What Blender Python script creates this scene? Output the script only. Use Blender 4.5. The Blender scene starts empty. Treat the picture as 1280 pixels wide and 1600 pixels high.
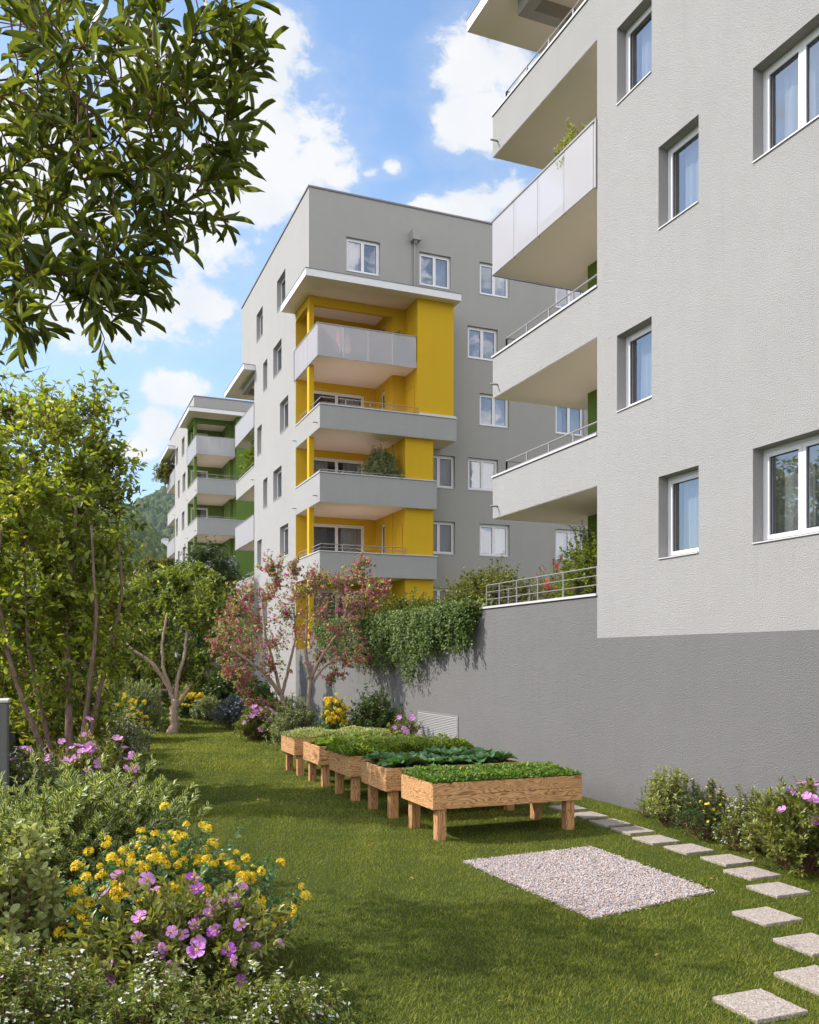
import bpy, math, random
import numpy as np
from math import radians as R, sin, cos, pi
random.seed(7); rng = np.random.default_rng(7)
scene = bpy.context.scene
COL = scene.collection

# ------------------------------------------------------------------ camera maths (photo 1280x1600)
F = 1384.0; AY = math.atan(562/1384); SA, CA = sin(AY), cos(AY); CH = 2.75
def ratio(px):
    r = (px-640)/F
    return (SA+r*CA), (CA-r*SA)
def atd(px, depth):
    a, b = ratio(px); return a*depth, b*depth
SUN = np.array([-1.0, 0.58, 1.03]); SUN = SUN/np.linalg.norm(SUN)
XW = 9.88

# ------------------------------------------------------------------ object helpers
def link(name, me, mat=None, parent=None):
    o = bpy.data.objects.new(name, me); COL.objects.link(o)
    if mat is not None:
        for m in (mat if isinstance(mat, (list, tuple)) else [mat]): me.materials.append(m)
    if parent is not None: o.parent = parent
    return o
def thing(name, label, cat, loc=(0,0,0), rz=0, group=None):
    o = bpy.data.objects.new(name, None); COL.objects.link(o)
    o.empty_display_size = .2
    o.location = loc; o.rotation_euler = (0,0,rz); o['label'] = label; o['category'] = cat
    if group: o['group'] = group
    return o
def tag(o, label, cat, group=None, kind=None):
    o['label'] = label; o['category'] = cat
    if group: o['group'] = group
    if kind: o['kind'] = kind
    return o
def struct(o, label=None):
    o['kind'] = 'structure'
    if label: o['label'] = label
    return o
def copy_tree(o, parent=None):
    c = o.copy(); COL.objects.link(c); c.parent = parent
    for ch in o.children: copy_tree(ch, c)
    return c

class MB:
    def __init__(s, origin=None): s.v=[]; s.f=[]; s.m=[]; s.o=origin
    def quad(s, pts, m=0):
        b=len(s.v); s.v += [tuple(p) for p in pts]; s.f.append(tuple(range(b,b+len(pts)))); s.m.append(m)
    def box(s, x0,x1,y0,y1,z0,z1, m=0):
        if x0>x1:x0,x1=x1,x0
        if y0>y1:y0,y1=y1,y0
        if z0>z1:z0,z1=z1,z0
        b=len(s.v)
        s.v += [(x0,y0,z0),(x1,y0,z0),(x1,y1,z0),(x0,y1,z0),(x0,y0,z1),(x1,y0,z1),(x1,y1,z1),(x0,y1,z1)]
        for f in ((3,2,1,0),(4,5,6,7),(0,1,5,4),(1,2,6,5),(2,3,7,6),(3,0,4,7)):
            s.f.append(tuple(b+i for i in f)); s.m.append(m)
        return s
    def tube(s, pts, rad, n=8, m=0, cap=True):
        pts=[np.array(p,float) for p in pts]
        if not hasattr(rad,'__len__'): rad=[rad]*len(pts)
        up=None; rings=[]
        for i,p in enumerate(pts):
            d = (pts[min(i+1,len(pts)-1)]-pts[max(i-1,0)]); d=d/(np.linalg.norm(d)+1e-9)
            if up is None:
                a=np.array([0,0,1.]) if abs(d[2])<.9 else np.array([1.,0,0])
                u=np.cross(d,a); u/=np.linalg.norm(u)
            else:
                u=up-d*np.dot(up,d); u/=np.linalg.norm(u)+1e-9
            up=u; w=np.cross(d,u); b=len(s.v)
            for k in range(n):
                t=2*pi*k/n; s.v.append(tuple(p+rad[i]*(cos(t)*u+sin(t)*w)))
            rings.append(b)
        for a,b in zip(rings,rings[1:]):
            for k in range(n):
                s.f.append((a+k,a+(k+1)%n,b+(k+1)%n,b+k)); s.m.append(m)
        if cap:
            s.f.append(tuple(rings[0]+k for k in reversed(range(n)))); s.m.append(m)
            s.f.append(tuple(rings[-1]+k for k in range(n))); s.m.append(m)
        return s
    def lathe(s, c, prof, n=20, m=0):
        rings=[]
        for r,z in prof:
            b=len(s.v)
            for k in range(n): s.v.append((c[0]+r*cos(2*pi*k/n), c[1]+r*sin(2*pi*k/n), c[2]+z))
            rings.append(b)
        for a,b in zip(rings,rings[1:]):
            for k in range(n): s.f.append((a+k,a+(k+1)%n,b+(k+1)%n,b+k)); s.m.append(m)
        s.f.append(tuple(rings[0]+k for k in reversed(range(n)))); s.m.append(m)
        s.f.append(tuple(rings[-1]+k for k in range(n))); s.m.append(m)
        return s
    def build(s, name, mat, parent=None, smooth=False, bevel=0):
        me=bpy.data.meshes.new(name)
        # a builder with an origin holds world coordinates; without one, coordinates local to the parent
        o=s.o or (0,0,0); v=[(a-o[0],b-o[1],c-o[2]) for a,b,c in s.v]
        me.from_pydata(v,[],s.f)
        ob=link(name,me,mat,parent)
        if s.o:
            w=[0,0,0]; q=parent
            while q is not None: w=[w[i]+q.location[i] for i in range(3)]; q=q.parent
            ob.location=[o[i]-w[i] for i in range(3)]
        if any(s.m): me.polygons.foreach_set('material_index', s.m)
        if smooth: me.polygons.foreach_set('use_smooth',[True]*len(me.polygons))
        me.update()
        if bevel:
            b=ob.modifiers.new('bevel','BEVEL'); b.width=bevel; b.segments=2; b.limit_method='ANGLE'
        return ob

def raw_mesh(name, V, tris, attrs=None, mat=None, parent=None, matidx=None):
    """V (n,3) float, tris (m,3|4) int"""
    me=bpy.data.meshes.new(name); V=np.asarray(V,np.float32); T=np.asarray(tris,np.int32)
    k=T.shape[1]
    me.vertices.add(len(V)); me.vertices.foreach_set('co',V.ravel())
    me.loops.add(T.size); me.loops.foreach_set('vertex_index',T.ravel())
    me.polygons.add(len(T)); me.polygons.foreach_set('loop_start',np.arange(0,T.size,k,dtype=np.int32))
    try: me.polygons.foreach_set('loop_total',np.full(len(T),k,dtype=np.int32))
    except Exception: pass
    if matidx is not None: me.polygons.foreach_set('material_index',matidx.astype(np.int32))
    for n,a in (attrs or {}).items():
        at=me.attributes.new(n,'FLOAT','POINT'); at.data.foreach_set('value',np.asarray(a,np.float32))
    me.update(calc_edges=True); me.validate()
    return link(name,me,mat,parent)

# ------------------------------------------------------------------ materials
MATS={}
def newmat(name):
    m=bpy.data.materials.new(name); m.use_nodes=True
    nt=m.node_tree; nt.nodes.clear()
    out=nt.nodes.new('ShaderNodeOutputMaterial')
    return m,nt,out
def N(nt,t,**kw):
    n=nt.nodes.new(t)
    for k,v in kw.items():
        if k in n.inputs.keys(): n.inputs[k].default_value=v
        else: setattr(n,k,v)
    return n
def c4(c): return (c[0],c[1],c[2],1)
def coord(nt, kind='world'):
    if kind=='world':
        g=N(nt,'ShaderNodeNewGeometry'); return g.outputs['Position']
    t=N(nt,'ShaderNodeTexCoord'); return t.outputs['Object']
def noise(nt,vec,scale,detail=4,rough=.55,dist=0.0):
    n=N(nt,'ShaderNodeTexNoise'); n.inputs['Scale'].default_value=scale; n.inputs['Detail'].default_value=detail
    n.inputs['Roughness'].default_value=rough; n.inputs['Distortion'].default_value=dist
    nt.links.new(vec,n.inputs['Vector']); return n
def ramp(nt,fac,stops):
    r=N(nt,'ShaderNodeValToRGB'); e=r.color_ramp.elements
    while len(e)<len(stops): e.new(.5)
    for el,(p,c) in zip(e,stops): el.position=p; el.color=c4(c)
    nt.links.new(fac,r.inputs[0]); return r.outputs[0]
def mixc(nt,f,a,b,bt='MIX'):
    m=N(nt,'ShaderNodeMix',data_type='RGBA',blend_type=bt)
    for sock,val in ((m.inputs[0],f),(m.inputs[6],a),(m.inputs[7],b)):
        if hasattr(val,'links') or isinstance(val,bpy.types.NodeSocket): nt.links.new(val,sock)
        else: sock.default_value = val if isinstance(val,(int,float)) else c4(val)
    return m.outputs[2]
def math_(nt,op,a,b=0.0,c=0.0,clamp=False):
    m=N(nt,'ShaderNodeMath',operation=op); m.use_clamp=clamp
    for s,v in zip(m.inputs,(a,b,c)):
        if isinstance(v,bpy.types.NodeSocket): nt.links.new(v,s)
        else: s.default_value=v
    return m.outputs[0]
def bump(nt,h,strength,dist,normal=None):
    b=N(nt,'ShaderNodeBump'); b.inputs['Strength'].default_value=strength; b.inputs['Distance'].default_value=dist
    nt.links.new(h,b.inputs['Height'])
    if normal: nt.links.new(normal,b.inputs['Normal'])
    return b.outputs[0]
def principled(nt,out,col,rough=.8,metal=0,normal=None,spec=None):
    p=N(nt,'ShaderNodeBsdfPrincipled')
    if isinstance(col,bpy.types.NodeSocket): nt.links.new(col,p.inputs['Base Color'])
    else: p.inputs['Base Color'].default_value=c4(col)
    if isinstance(rough,bpy.types.NodeSocket): nt.links.new(rough,p.inputs['Roughness'])
    else: p.inputs['Roughness'].default_value=rough
    p.inputs['Metallic'].default_value=metal
    if spec is not None: p.inputs['Specular IOR Level'].default_value=spec
    if normal: nt.links.new(normal,p.inputs['Normal'])
    nt.links.new(p.outputs[0],out.inputs[0]); return p

def stucco(name,col,grain=55,depth=.012,var=.06,strength=.5):
    m,nt,out=newmat(name); P=coord(nt)
    big=noise(nt,P,.45,5,.6); med=noise(nt,P,3.2,4,.6)
    v=math_(nt,'MULTIPLY_ADD',big.outputs[0],var*1.3,1-var*.65)
    v2=math_(nt,'MULTIPLY_ADD',med.outputs[0],var*.7,1-var*.35)
    v=math_(nt,'MULTIPLY',v,v2)
    # faint vertical weathering streaks
    mp=N(nt,'ShaderNodeMapping'); mp.inputs['Scale'].default_value=(2.2,2.2,.12); nt.links.new(P,mp.inputs[0])
    st=noise(nt,mp.outputs[0],1.6,5,.65)
    s=math_(nt,'MULTIPLY_ADD',st.outputs[0],var*.7,1-var*.35); v=math_(nt,'MULTIPLY',v,s)
    sz=N(nt,'ShaderNodeSeparateXYZ'); nt.links.new(P,sz.inputs[0])
    dn=noise(nt,P,2.6,6,.7); dz=math_(nt,'SUBTRACT',math_(nt,'MULTIPLY',dn.outputs[0],.9),sz.outputs[2]); dz=math_(nt,'MULTIPLY',dz,1.6,clamp=True)
    v=math_(nt,'MULTIPLY',v,math_(nt,'MULTIPLY_ADD',dz,-.28,1.0))
    mp2=N(nt,'ShaderNodeMapping'); mp2.inputs['Scale'].default_value=(5,5,.22); nt.links.new(P,mp2.inputs[0]); s2=noise(nt,mp2.outputs[0],1.5,4,.6)
    s2=math_(nt,'MULTIPLY',math_(nt,'MAXIMUM',math_(nt,'SUBTRACT',s2.outputs[0],.60),0.0),var*4.0); v=math_(nt,'SUBTRACT',v,s2)
    cc=N(nt,'ShaderNodeVectorMath',operation='SCALE'); cc.inputs[0].default_value=col; nt.links.new(v,cc.inputs['Scale'])
    n1=noise(nt,P,grain*1.5,5,.68,.0); vo=N(nt,'ShaderNodeTexVoronoi'); vo.inputs['Scale'].default_value=grain*.3; nt.links.new(P,vo.inputs['Vector'])
    pit=math_(nt,'LESS_THAN',vo.outputs['Distance'],.11)
    h=math_(nt,'MULTIPLY_ADD',pit,-.55,n1.outputs[0])
    nrm=bump(nt,h,strength,depth)
    principled(nt,out,cc.outputs[0],.92,0,nrm,.25); return m
def plain(name,col,rough=.6,metal=0,var=.0,scale=8,bmp=0,obj=False,spec=None):
    m,nt,out=newmat(name); P=coord(nt,'obj' if obj else 'world')
    c=col; nrm=None
    if var or bmp:
        n=noise(nt,P,scale,5,.6)
        if var: c=mixc(nt,n.outputs[0],tuple(x*(1-var) for x in col),tuple(min(1,x*(1+var)) for x in col))
        if bmp: nrm=bump(nt,n.outputs[0],.4,bmp)
    principled(nt,out,c,rough,metal,nrm,spec); return m

M={}
M['wall']=stucco('pale_stucco',(.425,.409,.405),34,.034,.10,1.0)
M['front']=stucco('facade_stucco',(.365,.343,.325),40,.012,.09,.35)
M['base']=stucco('grey_base_stucco',(.216,.208,.206),32,.034,.12,1.0)
M['yellow']=stucco('ochre_stucco',(.62,.375,.018),60,.006,.08,.25)
M['green']=stucco('olive_green_stucco',(.125,.195,.040),60,.006,.08,.25)
M['soffit']=stucco('soffit_plaster',(.93,.80,.74),30,.006,.05,.25)
M['white']=plain('white_render',(.78,.755,.755),.7,0,.04,6)
M['frame']=plain('white_window_frame',(.80,.77,.80),.35,0)
M['steel']=plain('grey_railing_steel',(.30,.27,.27),.42,.35,.1,20)
M['cap']=plain('coping_metal',(.62,.585,.59),.45,.15,.05,12)
M['dark']=plain('dark_gasket',(.035,.033,.036),.6)
M['darkcap']=plain('roof_edge_metal',(.20,.18,.19),.5,.3)
M['room']=plain('room_plaster',(.36,.31,.27),.9,0,.1,2)
M['roomd']=plain('room_floor',(.16,.11,.08),.8)
M['concrete']=stucco('garden_concrete',(.15,.145,.145),60,.008,.15,.4)
M['soil']=plain('bed_soil',(.045,.03,.02),.95,0,.4,30,.02)
M['pot']=plain('pale_plant_pot',(.62,.58,.56),.6,0,.08,9)
M['terracotta']=plain('terracotta_pot',(.45,.16,.10),.7,0,.1,9)
M['redcloth']=plain('red_cushion',(.55,.06,.04),.8)
M['table']=plain('table_lacquer',(.35,.2,.17),.5)
M['vent']=plain('vent_lamella_white',(.30,.29,.29),.5,.1)

def curtain_mat():
    m,nt,out=newmat('sheer_curtain')
    d=N(nt,'ShaderNodeBsdfDiffuse'); d.inputs[0].default_value=(.74,.73,.72,1)
    t=N(nt,'ShaderNodeBsdfTranslucent'); t.inputs[0].default_value=(.6,.58,.55,1)
    mx=N(nt,'ShaderNodeMixShader'); mx.inputs[0].default_value=.35
    nt.links.new(d.outputs[0],mx.inputs[1]); nt.links.new(t.outputs[0],mx.inputs[2]); nt.links.new(mx.outputs[0],out.inputs[0]); return m
M['curtain']=curtain_mat()
def pane_mat(name,base=.30,tint=(.66,.70,.74)):
    m,nt,out=newmat(name)
    g=N(nt,'ShaderNodeBsdfGlossy'); g.inputs['Roughness'].default_value=.015; g.inputs[0].default_value=(.80,.80,.84,1)
    t=N(nt,'ShaderNodeBsdfTransparent'); t.inputs[0].default_value=c4(tint)
    ge=N(nt,'ShaderNodeNewGeometry'); dp=N(nt,'ShaderNodeVectorMath',operation='DOT_PRODUCT'); nt.links.new(ge.outputs['Normal'],dp.inputs[0]); nt.links.new(ge.outputs['Incoming'],dp.inputs[1])
    om=math_(nt,'SUBTRACT',1.0,math_(nt,'ABSOLUTE',dp.outputs['Value'])); f=math_(nt,'MULTIPLY_ADD',math_(nt,'POWER',om,4.0),.9,base,clamp=True)
    P=coord(nt); n=noise(nt,P,1.1,2,.5); nb=bump(nt,n.outputs[0],.06,.05); nt.links.new(nb,g.inputs['Normal'])
    mx=N(nt,'ShaderNodeMixShader'); nt.links.new(f,mx.inputs[0]); nt.links.new(t.outputs[0],mx.inputs[1]); nt.links.new(g.outputs[0],mx.inputs[2])
    nt.links.new(mx.outputs[0],out.inputs[0]); return m
M['pane']=pane_mat('window_glass',.30)
M['pane2']=pane_mat('loggia_glass',.08)
def frosted():
    m,nt,out=newmat('frosted_glass')
    r=N(nt,'ShaderNodeBsdfRefraction'); r.inputs['IOR'].default_value=1.12; r.inputs['Roughness'].default_value=.42; r.inputs[0].default_value=(.95,.92,.94,1)
    t=N(nt,'ShaderNodeBsdfTranslucent'); t.inputs[0].default_value=(.86,.83,.88,1)
    d=N(nt,'ShaderNodeBsdfPrincipled'); d.inputs['Base Color'].default_value=(.90,.86,.90,1); d.inputs['Roughness'].default_value=.35
    a=N(nt,'ShaderNodeMixShader'); a.inputs[0].default_value=.75
    nt.links.new(t.outputs[0],a.inputs[1]); nt.links.new(d.outputs[0],a.inputs[2])
    b=N(nt,'ShaderNodeMixShader'); b.inputs[0].default_value=.55
    nt.links.new(r.outputs[0],b.inputs[1]); nt.links.new(a.outputs[0],b.inputs[2]); nt.links.new(b.outputs[0],out.inputs[0]); return m
M['frost']=frosted()

def wood():
    m,nt,out=newmat('larch_board'); P=coord(nt,'obj')
    oi=N(nt,'ShaderNodeObjectInfo'); add=N(nt,'ShaderNodeVectorMath',operation='ADD')
    cx=N(nt,'ShaderNodeCombineXYZ'); r10=math_(nt,'MULTIPLY',oi.outputs['Random'],17.0); nt.links.new(r10,cx.inputs[0]); nt.links.new(r10,cx.inputs[2])
    nt.links.new(P,add.inputs[0]); nt.links.new(cx.outputs[0],add.inputs[1])
    mp=N(nt,'ShaderNodeMapping'); mp.inputs['Scale'].default_value=(.75,.75,5.0); nt.links.new(add.outputs[0],mp.inputs[0])
    n=noise(nt,mp.outputs[0],1.5,2,.5,.6)
    rings=math_(nt,'MULTIPLY',n.outputs[0],17.0); fr=math_(nt,'FRACT',rings)
    col=ramp(nt,fr,[(0,(.20,.065,.018)),(.26,(.58,.29,.12)),(.6,(.78,.46,.225)),(.8,(.64,.34,.145)),(1,(.20,.065,.018))])
    mp2=N(nt,'ShaderNodeMapping'); mp2.inputs['Scale'].default_value=(3,3,90); nt.links.new(add.outputs[0],mp2.inputs[0])
    n2=noise(nt,mp2.outputs[0],1.5,4,.6)
    col=mixc(nt,.22,col,mixc(nt,n2.outputs[0],(.42,.2,.08),(.74,.45,.24)))
    nrm=bump(nt,fr,.25,.003); nrm=bump(nt,n2.outputs[0],.3,.002,nrm)
    principled(nt,out,col,.6,0,nrm,.3); return m
def wood_v():
    m,nt,out=newmat('larch_post'); P=coord(nt,'obj')
    oi=N(nt,'ShaderNodeObjectInfo'); add=N(nt,'ShaderNodeVectorMath',operation='ADD')
    cx=N(nt,'ShaderNodeCombineXYZ'); r10=math_(nt,'MULTIPLY',oi.outputs['Random'],23.0); nt.links.new(r10,cx.inputs[0]); nt.links.new(r10,cx.inputs[1])
    nt.links.new(P,add.inputs[0]); nt.links.new(cx.outputs[0],add.inputs[1])
    mp=N(nt,'ShaderNodeMapping'); mp.inputs['Scale'].default_value=(9,9,1.0); nt.links.new(add.outputs[0],mp.inputs[0])
    n=noise(nt,mp.outputs[0],1.0,2,.5,.5)
    fr=math_(nt,'FRACT',math_(nt,'MULTIPLY',n.outputs[0],12.0))
    col=ramp(nt,fr,[(0,(.24,.09,.03)),(.24,(.56,.29,.13)),(.75,(.64,.36,.17)),(1,(.26,.10,.035))])
    nrm=bump(nt,fr,.25,.003)
    principled(nt,out,col,.6,0,nrm,.3); return m
M['wood']=wood(); M['woodv']=wood_v()

def bark(name,c1,c2):
    m,nt,out=newmat(name); P=coord(nt)
    mp=N(nt,'ShaderNodeMapping'); mp.inputs['Scale'].default_value=(14,14,3); nt.links.new(P,mp.inputs[0])
    n=noise(nt,mp.outputs[0],2.2,6,.65,.4)
    col=ramp(nt,n.outputs[0],[(.3,c1),(.68,c2)]); nrm=bump(nt,n.outputs[0],.6,.02)
    principled(nt,out,col,.9,0,nrm,.2); return m
M['bark']=bark('brown_bark',(.11,.07,.055),(.30,.20,.16))
M['barkl']=bark('pale_bark',(.22,.14,.10),(.52,.38,.30))
M['twig']=bark('twig_bark',(.12,.055,.04),(.27,.14,.10))

def leafmat(name,c1,c2,c3=None,trans=.38,rough=.42,edge=None,spec=.4):
    m,nt,out=newmat(name)
    a=N(nt,'ShaderNodeAttribute'); a.attribute_name='rnd'
    st=[(0,c1),(.55,c2),(1,c3 or c2)]
    col=ramp(nt,a.outputs['Fac'],st)
    if edge:
        e=N(nt,'ShaderNodeAttribute'); e.attribute_name='edge'
        g=math_(nt,'GREATER_THAN',e.outputs['Fac'],.52)
        col=mixc(nt,g,col,edge)
    p=N(nt,'ShaderNodeBsdfPrincipled'); nt.links.new(col,p.inputs['Base Color']); p.inputs['Roughness'].default_value=rough; p.inputs['Specular IOR Level'].default_value=spec
    t=N(nt,'ShaderNodeBsdfTranslucent')
    tc=mixc(nt,1.0,col,(1.35,1.25,.45),'MULTIPLY'); 
    gain=N(nt,'ShaderNodeVectorMath',operation='SCALE'); gain.inputs['Scale'].default_value=1.45; nt.links.new(tc,gain.inputs[0])
    nt.links.new(gain.outputs[0],t.inputs[0])
    mx=N(nt,'ShaderNodeMixShader'); mx.inputs[0].default_value=trans
    nt.links.new(p.outputs[0],mx.inputs[1]); nt.links.new(t.outputs[0],mx.inputs[2]); nt.links.new(mx.outputs[0],out.inputs[0]); return m
def petal(name,c1,c2,trans=.3):
    m,nt,out=newmat(name)
    a=N(nt,'ShaderNodeAttribute'); a.attribute_name='rnd'; col=ramp(nt,a.outputs['Fac'],[(0,c1),(1,c2)])
    p=N(nt,'ShaderNodeBsdfPrincipled'); nt.links.new(col,p.inputs['Base Color']); p.inputs['Roughness'].default_value=.6
    t=N(nt,'ShaderNodeBsdfTranslucent'); nt.links.new(col,t.inputs[0])
    mx=N(nt,'ShaderNodeMixShader'); mx.inputs[0].default_value=trans
    nt.links.new(p.outputs[0],mx.inputs[1]); nt.links.new(t.outputs[0],mx.inputs[2]); nt.links.new(mx.outputs[0],out.inputs[0]); return m
L={}
L['olive']=leafmat('bay_leaf',(.060,.085,.018),(.12,.15,.030),(.24,.27,.06),.42,.42)
L['mag']=leafmat('broad_leaf',(.095,.135,.02),(.22,.27,.04),(.42,.45,.07),.48,.4)
L['mid']=leafmat('fresh_tree_leaf',(.08,.115,.022),(.17,.22,.04),(.30,.34,.07),.42,.42)
L['dark']=leafmat('dark_tree_leaf',(0.029,0.062,0.021),(0.058,0.111,0.039),(0.111,0.169,0.058),.25,.45)
L['wil']=leafmat('willow_leaf',(0.130,0.156,0.039),(0.221,0.247,0.072),(0.325,0.338,0.117),.3,.5)
L['yol']=leafmat('ochre_tree_leaf',(0.078,0.091,0.023),(0.156,0.156,0.039),(0.221,0.208,0.058),.3,.5)
L['pinkleaf']=leafmat('bougainvillea_leaf',(0.130,0.182,0.039),(0.312,0.364,0.104),(0.572,0.572,0.286),.3,.4)
L['fine']=leafmat('fine_shrub_leaf',(.07,.11,.02),(.18,.23,.05),(.36,.40,.13),.3,.5,spec=.25)
L['cist']=leafmat('rockrose_leaf',(0.078,0.104,0.023),(0.195,0.221,0.052),(0.364,0.377,0.117),.25,.34)
L['teal']=leafmat('coronilla_leaf',(.05,.13,.045),(.09,.21,.08),(.22,.36,.18),.25,.4)
L['vari']=leafmat('variegated_leaf',(0.065,0.111,0.026),(0.111,0.169,0.039),(0.169,0.221,0.058),.22,.34,edge=(0.546,0.585,0.260))
L['pale']=leafmat('pale_shrub_leaf',(0.169,0.208,0.065),(0.312,0.351,0.130),(0.494,0.520,0.234),.3,.42)
L['grey']=leafmat('grey_green_leaf',(0.130,0.169,0.091),(0.247,0.299,0.156),(0.416,0.455,0.260),.25,.5)
L['blue']=leafmat('blue_grey_leaf',(0.091,0.130,0.130),(0.182,0.234,0.247),(0.338,0.390,0.403),.2,.5)
L['dk']=leafmat('dark_shrub_leaf',(0.026,0.058,0.016),(0.058,0.111,0.026),(0.117,0.182,0.046),.25,.38)
L['ivy']=leafmat('ivy_leaf',(.035,.07,.012),(.085,.14,.025),(.27,.33,.12),.28,.5,spec=.25)
L['hedge']=leafmat('hedge_leaf',(0.065,0.091,0.019),(0.156,0.182,0.033),(0.286,0.286,0.065),.3,.42)
L['pit']=leafmat('light_hedge_leaf',(.06,.11,.015),(.16,.24,.03),(.32,.38,.06),.35,.45,spec=.25)
L['salad']=leafmat('cress_leaf',(.045,.10,.015),(.12,.21,.035),(.30,.38,.12),.3,.45,spec=.25)
L['cab']=leafmat('cabbage_leaf',(.05,.12,.045),(.085,.18,.065),(.17,.28,.13),.22,.36)
L['grass']=leafmat('grass_blade',(.060,.092,.010),(.175,.215,.025),(.36,.34,.08),.38,.5,spec=.2)
L['tip']=petal('sorrel_tip',(.50,.48,.22),(.62,.55,.3))
PT={}
PT['purple']=petal('purple_petal',(.66,.16,.68),(.86,.45,.84),.4)
PT['deep']=petal('violet_petal',(.32,.05,.42),(.50,.10,.62),.3)
PT['yellow']=petal('yellow_petal',(.80,.52,.01),(.93,.72,.03),.25)
PT['white']=petal('white_petal',(.75,.76,.66),(.88,.88,.82),.3)
PT['magenta']=petal('magenta_bract',(.46,.025,.09),(.92,.09,.52),.4)
PT['blue']=petal('blue_petal',(.12,.20,.62),(.30,.42,.85),.25)
PT['red']=petal('red_brush',(.62,.02,.025),(.80,.10,.07),.25)

# ------------------------------------------------------------------ leaf templates: (verts[u,v,w], tris, edge value)
def tmpl(kind):
    if kind=='dia':   # folded diamond
        v=np.array([(0,0,0),(.42,.5,.14),(1,0,-.12),(.42,-.5,.14)]); t=[(0,1,2),(0,2,3)]; e=[0,1,0,1]
    elif kind=='lance':
        v=np.array([(0,0,0),(.22,.33,.06),(.55,.5,.10),(1,0,-.16),(.55,-.5,.10),(.22,-.33,.06),(.45,0,-.01),(.75,0,-.07)])
        t=[(0,1,6),(1,2,6),(2,7,6),(2,3,7),(0,6,5),(5,6,4),(4,6,7),(4,7,3)]; e=[0,1,1,.3,1,1,0,0]
    elif kind=='bay':
        hw=[(.08,.10),(.22,.32),(.40,.48),(.58,.49),(.75,.36),(.90,.15)]
        v=[(0,0,0)]+[(u,w,.10*w*2) for u,w in hw]+[(1,0,-.14)]+[(u,-w,.10*w*2) for u,w in hw[::-1]]+[(.3,0,-.01),(.65,0,-.05)]
        v=np.array(v); t=[(0,1,14),(1,2,14),(2,3,14),(3,15,14),(3,4,15),(4,5,15),(5,6,15),(6,7,15),(0,14,13),(13,14,12),(12,14,11),(11,14,15),(11,15,10),(10,15,9),(9,15,8),(8,15,7)]; e=[0]+[1]*6+[.2]+[1]*6+[0,0]
    elif kind=='round':
        v=np.array([(0,0,0),(.2,.36,.05),(.55,.5,.1),(.86,.3,.03),(1,0,-.08),(.86,-.3,.03),(.55,-.5,.1),(.2,-.36,.05),(.5,0,-.04)])
        t=[(8,i,(i+1)%8) for i in range(8)]; e=[.4,1,1,1,1,1,1,1,0]
    elif kind=='oval':
        v=np.array([(0,0,0),(.35,.5,.12),(.75,.36,.05),(1,0,-.1),(.75,-.36,.05),(.35,-.5,.12)]); t=[(0,1,3),(1,2,3),(0,3,5),(5,3,4)]; e=[0,1,1,.2,1,1]
    elif kind=='blade':
        v=np.array([(0,.5,0),(0,-.5,0),(.55,.38,.10),(.55,-.38,.10),(1,0,.34)]); t=[(0,1,3),(0,3,2),(2,3,4)]; e=[0,0,0,0,0]
    elif kind=='tri':
        v=np.array([(0,.5,0),(0,-.5,0),(1,0,.2)]); t=[(0,1,2)]; e=[0,0,0]
    return v.astype(float),np.array(t),np.array(e,float)
def unit(a): return a/(np.linalg.norm(a,axis=-1,keepdims=True)+1e-9)
def leaves_mesh(name,P,T,Nn,Ln,width,kind,mat,parent,rnd=None,r=rng):
    v,t,e=tmpl(kind); n=len(P); k=len(v)
    T=unit(T); B=unit(np.cross(Nn,T)); Nn=unit(np.cross(T,B))
    Ln=np.broadcast_to(np.asarray(Ln,float),(n,))[:,None,None]
    V=P[:,None,:]+Ln*(v[None,:,0:1]*T[:,None,:]+width*v[None,:,1:2]*B[:,None,:]+v[None,:,2:3]*Nn[:,None,:])
    tr=(t[None]+ (np.arange(n)*k)[:,None,None]).reshape(-1,3)
    if rnd is None: rnd=r.random(n)
    return raw_mesh(name,V.reshape(-1,3),tr,{'rnd':np.repeat(rnd,k),'edge':np.tile(e,n)},mat,parent)
def fbm(P,sc,seed=0):
    s=np.zeros(len(P)); a=1.0; rr=np.random.default_rng(seed)
    for o in range(4):
        for j in range(3):
            d=rr.normal(size=3); ph=rr.random()*6.28
            s+=a*np.sin((P@d)*sc*(2**o)+ph)
        a*=.55
    return s/4

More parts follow.
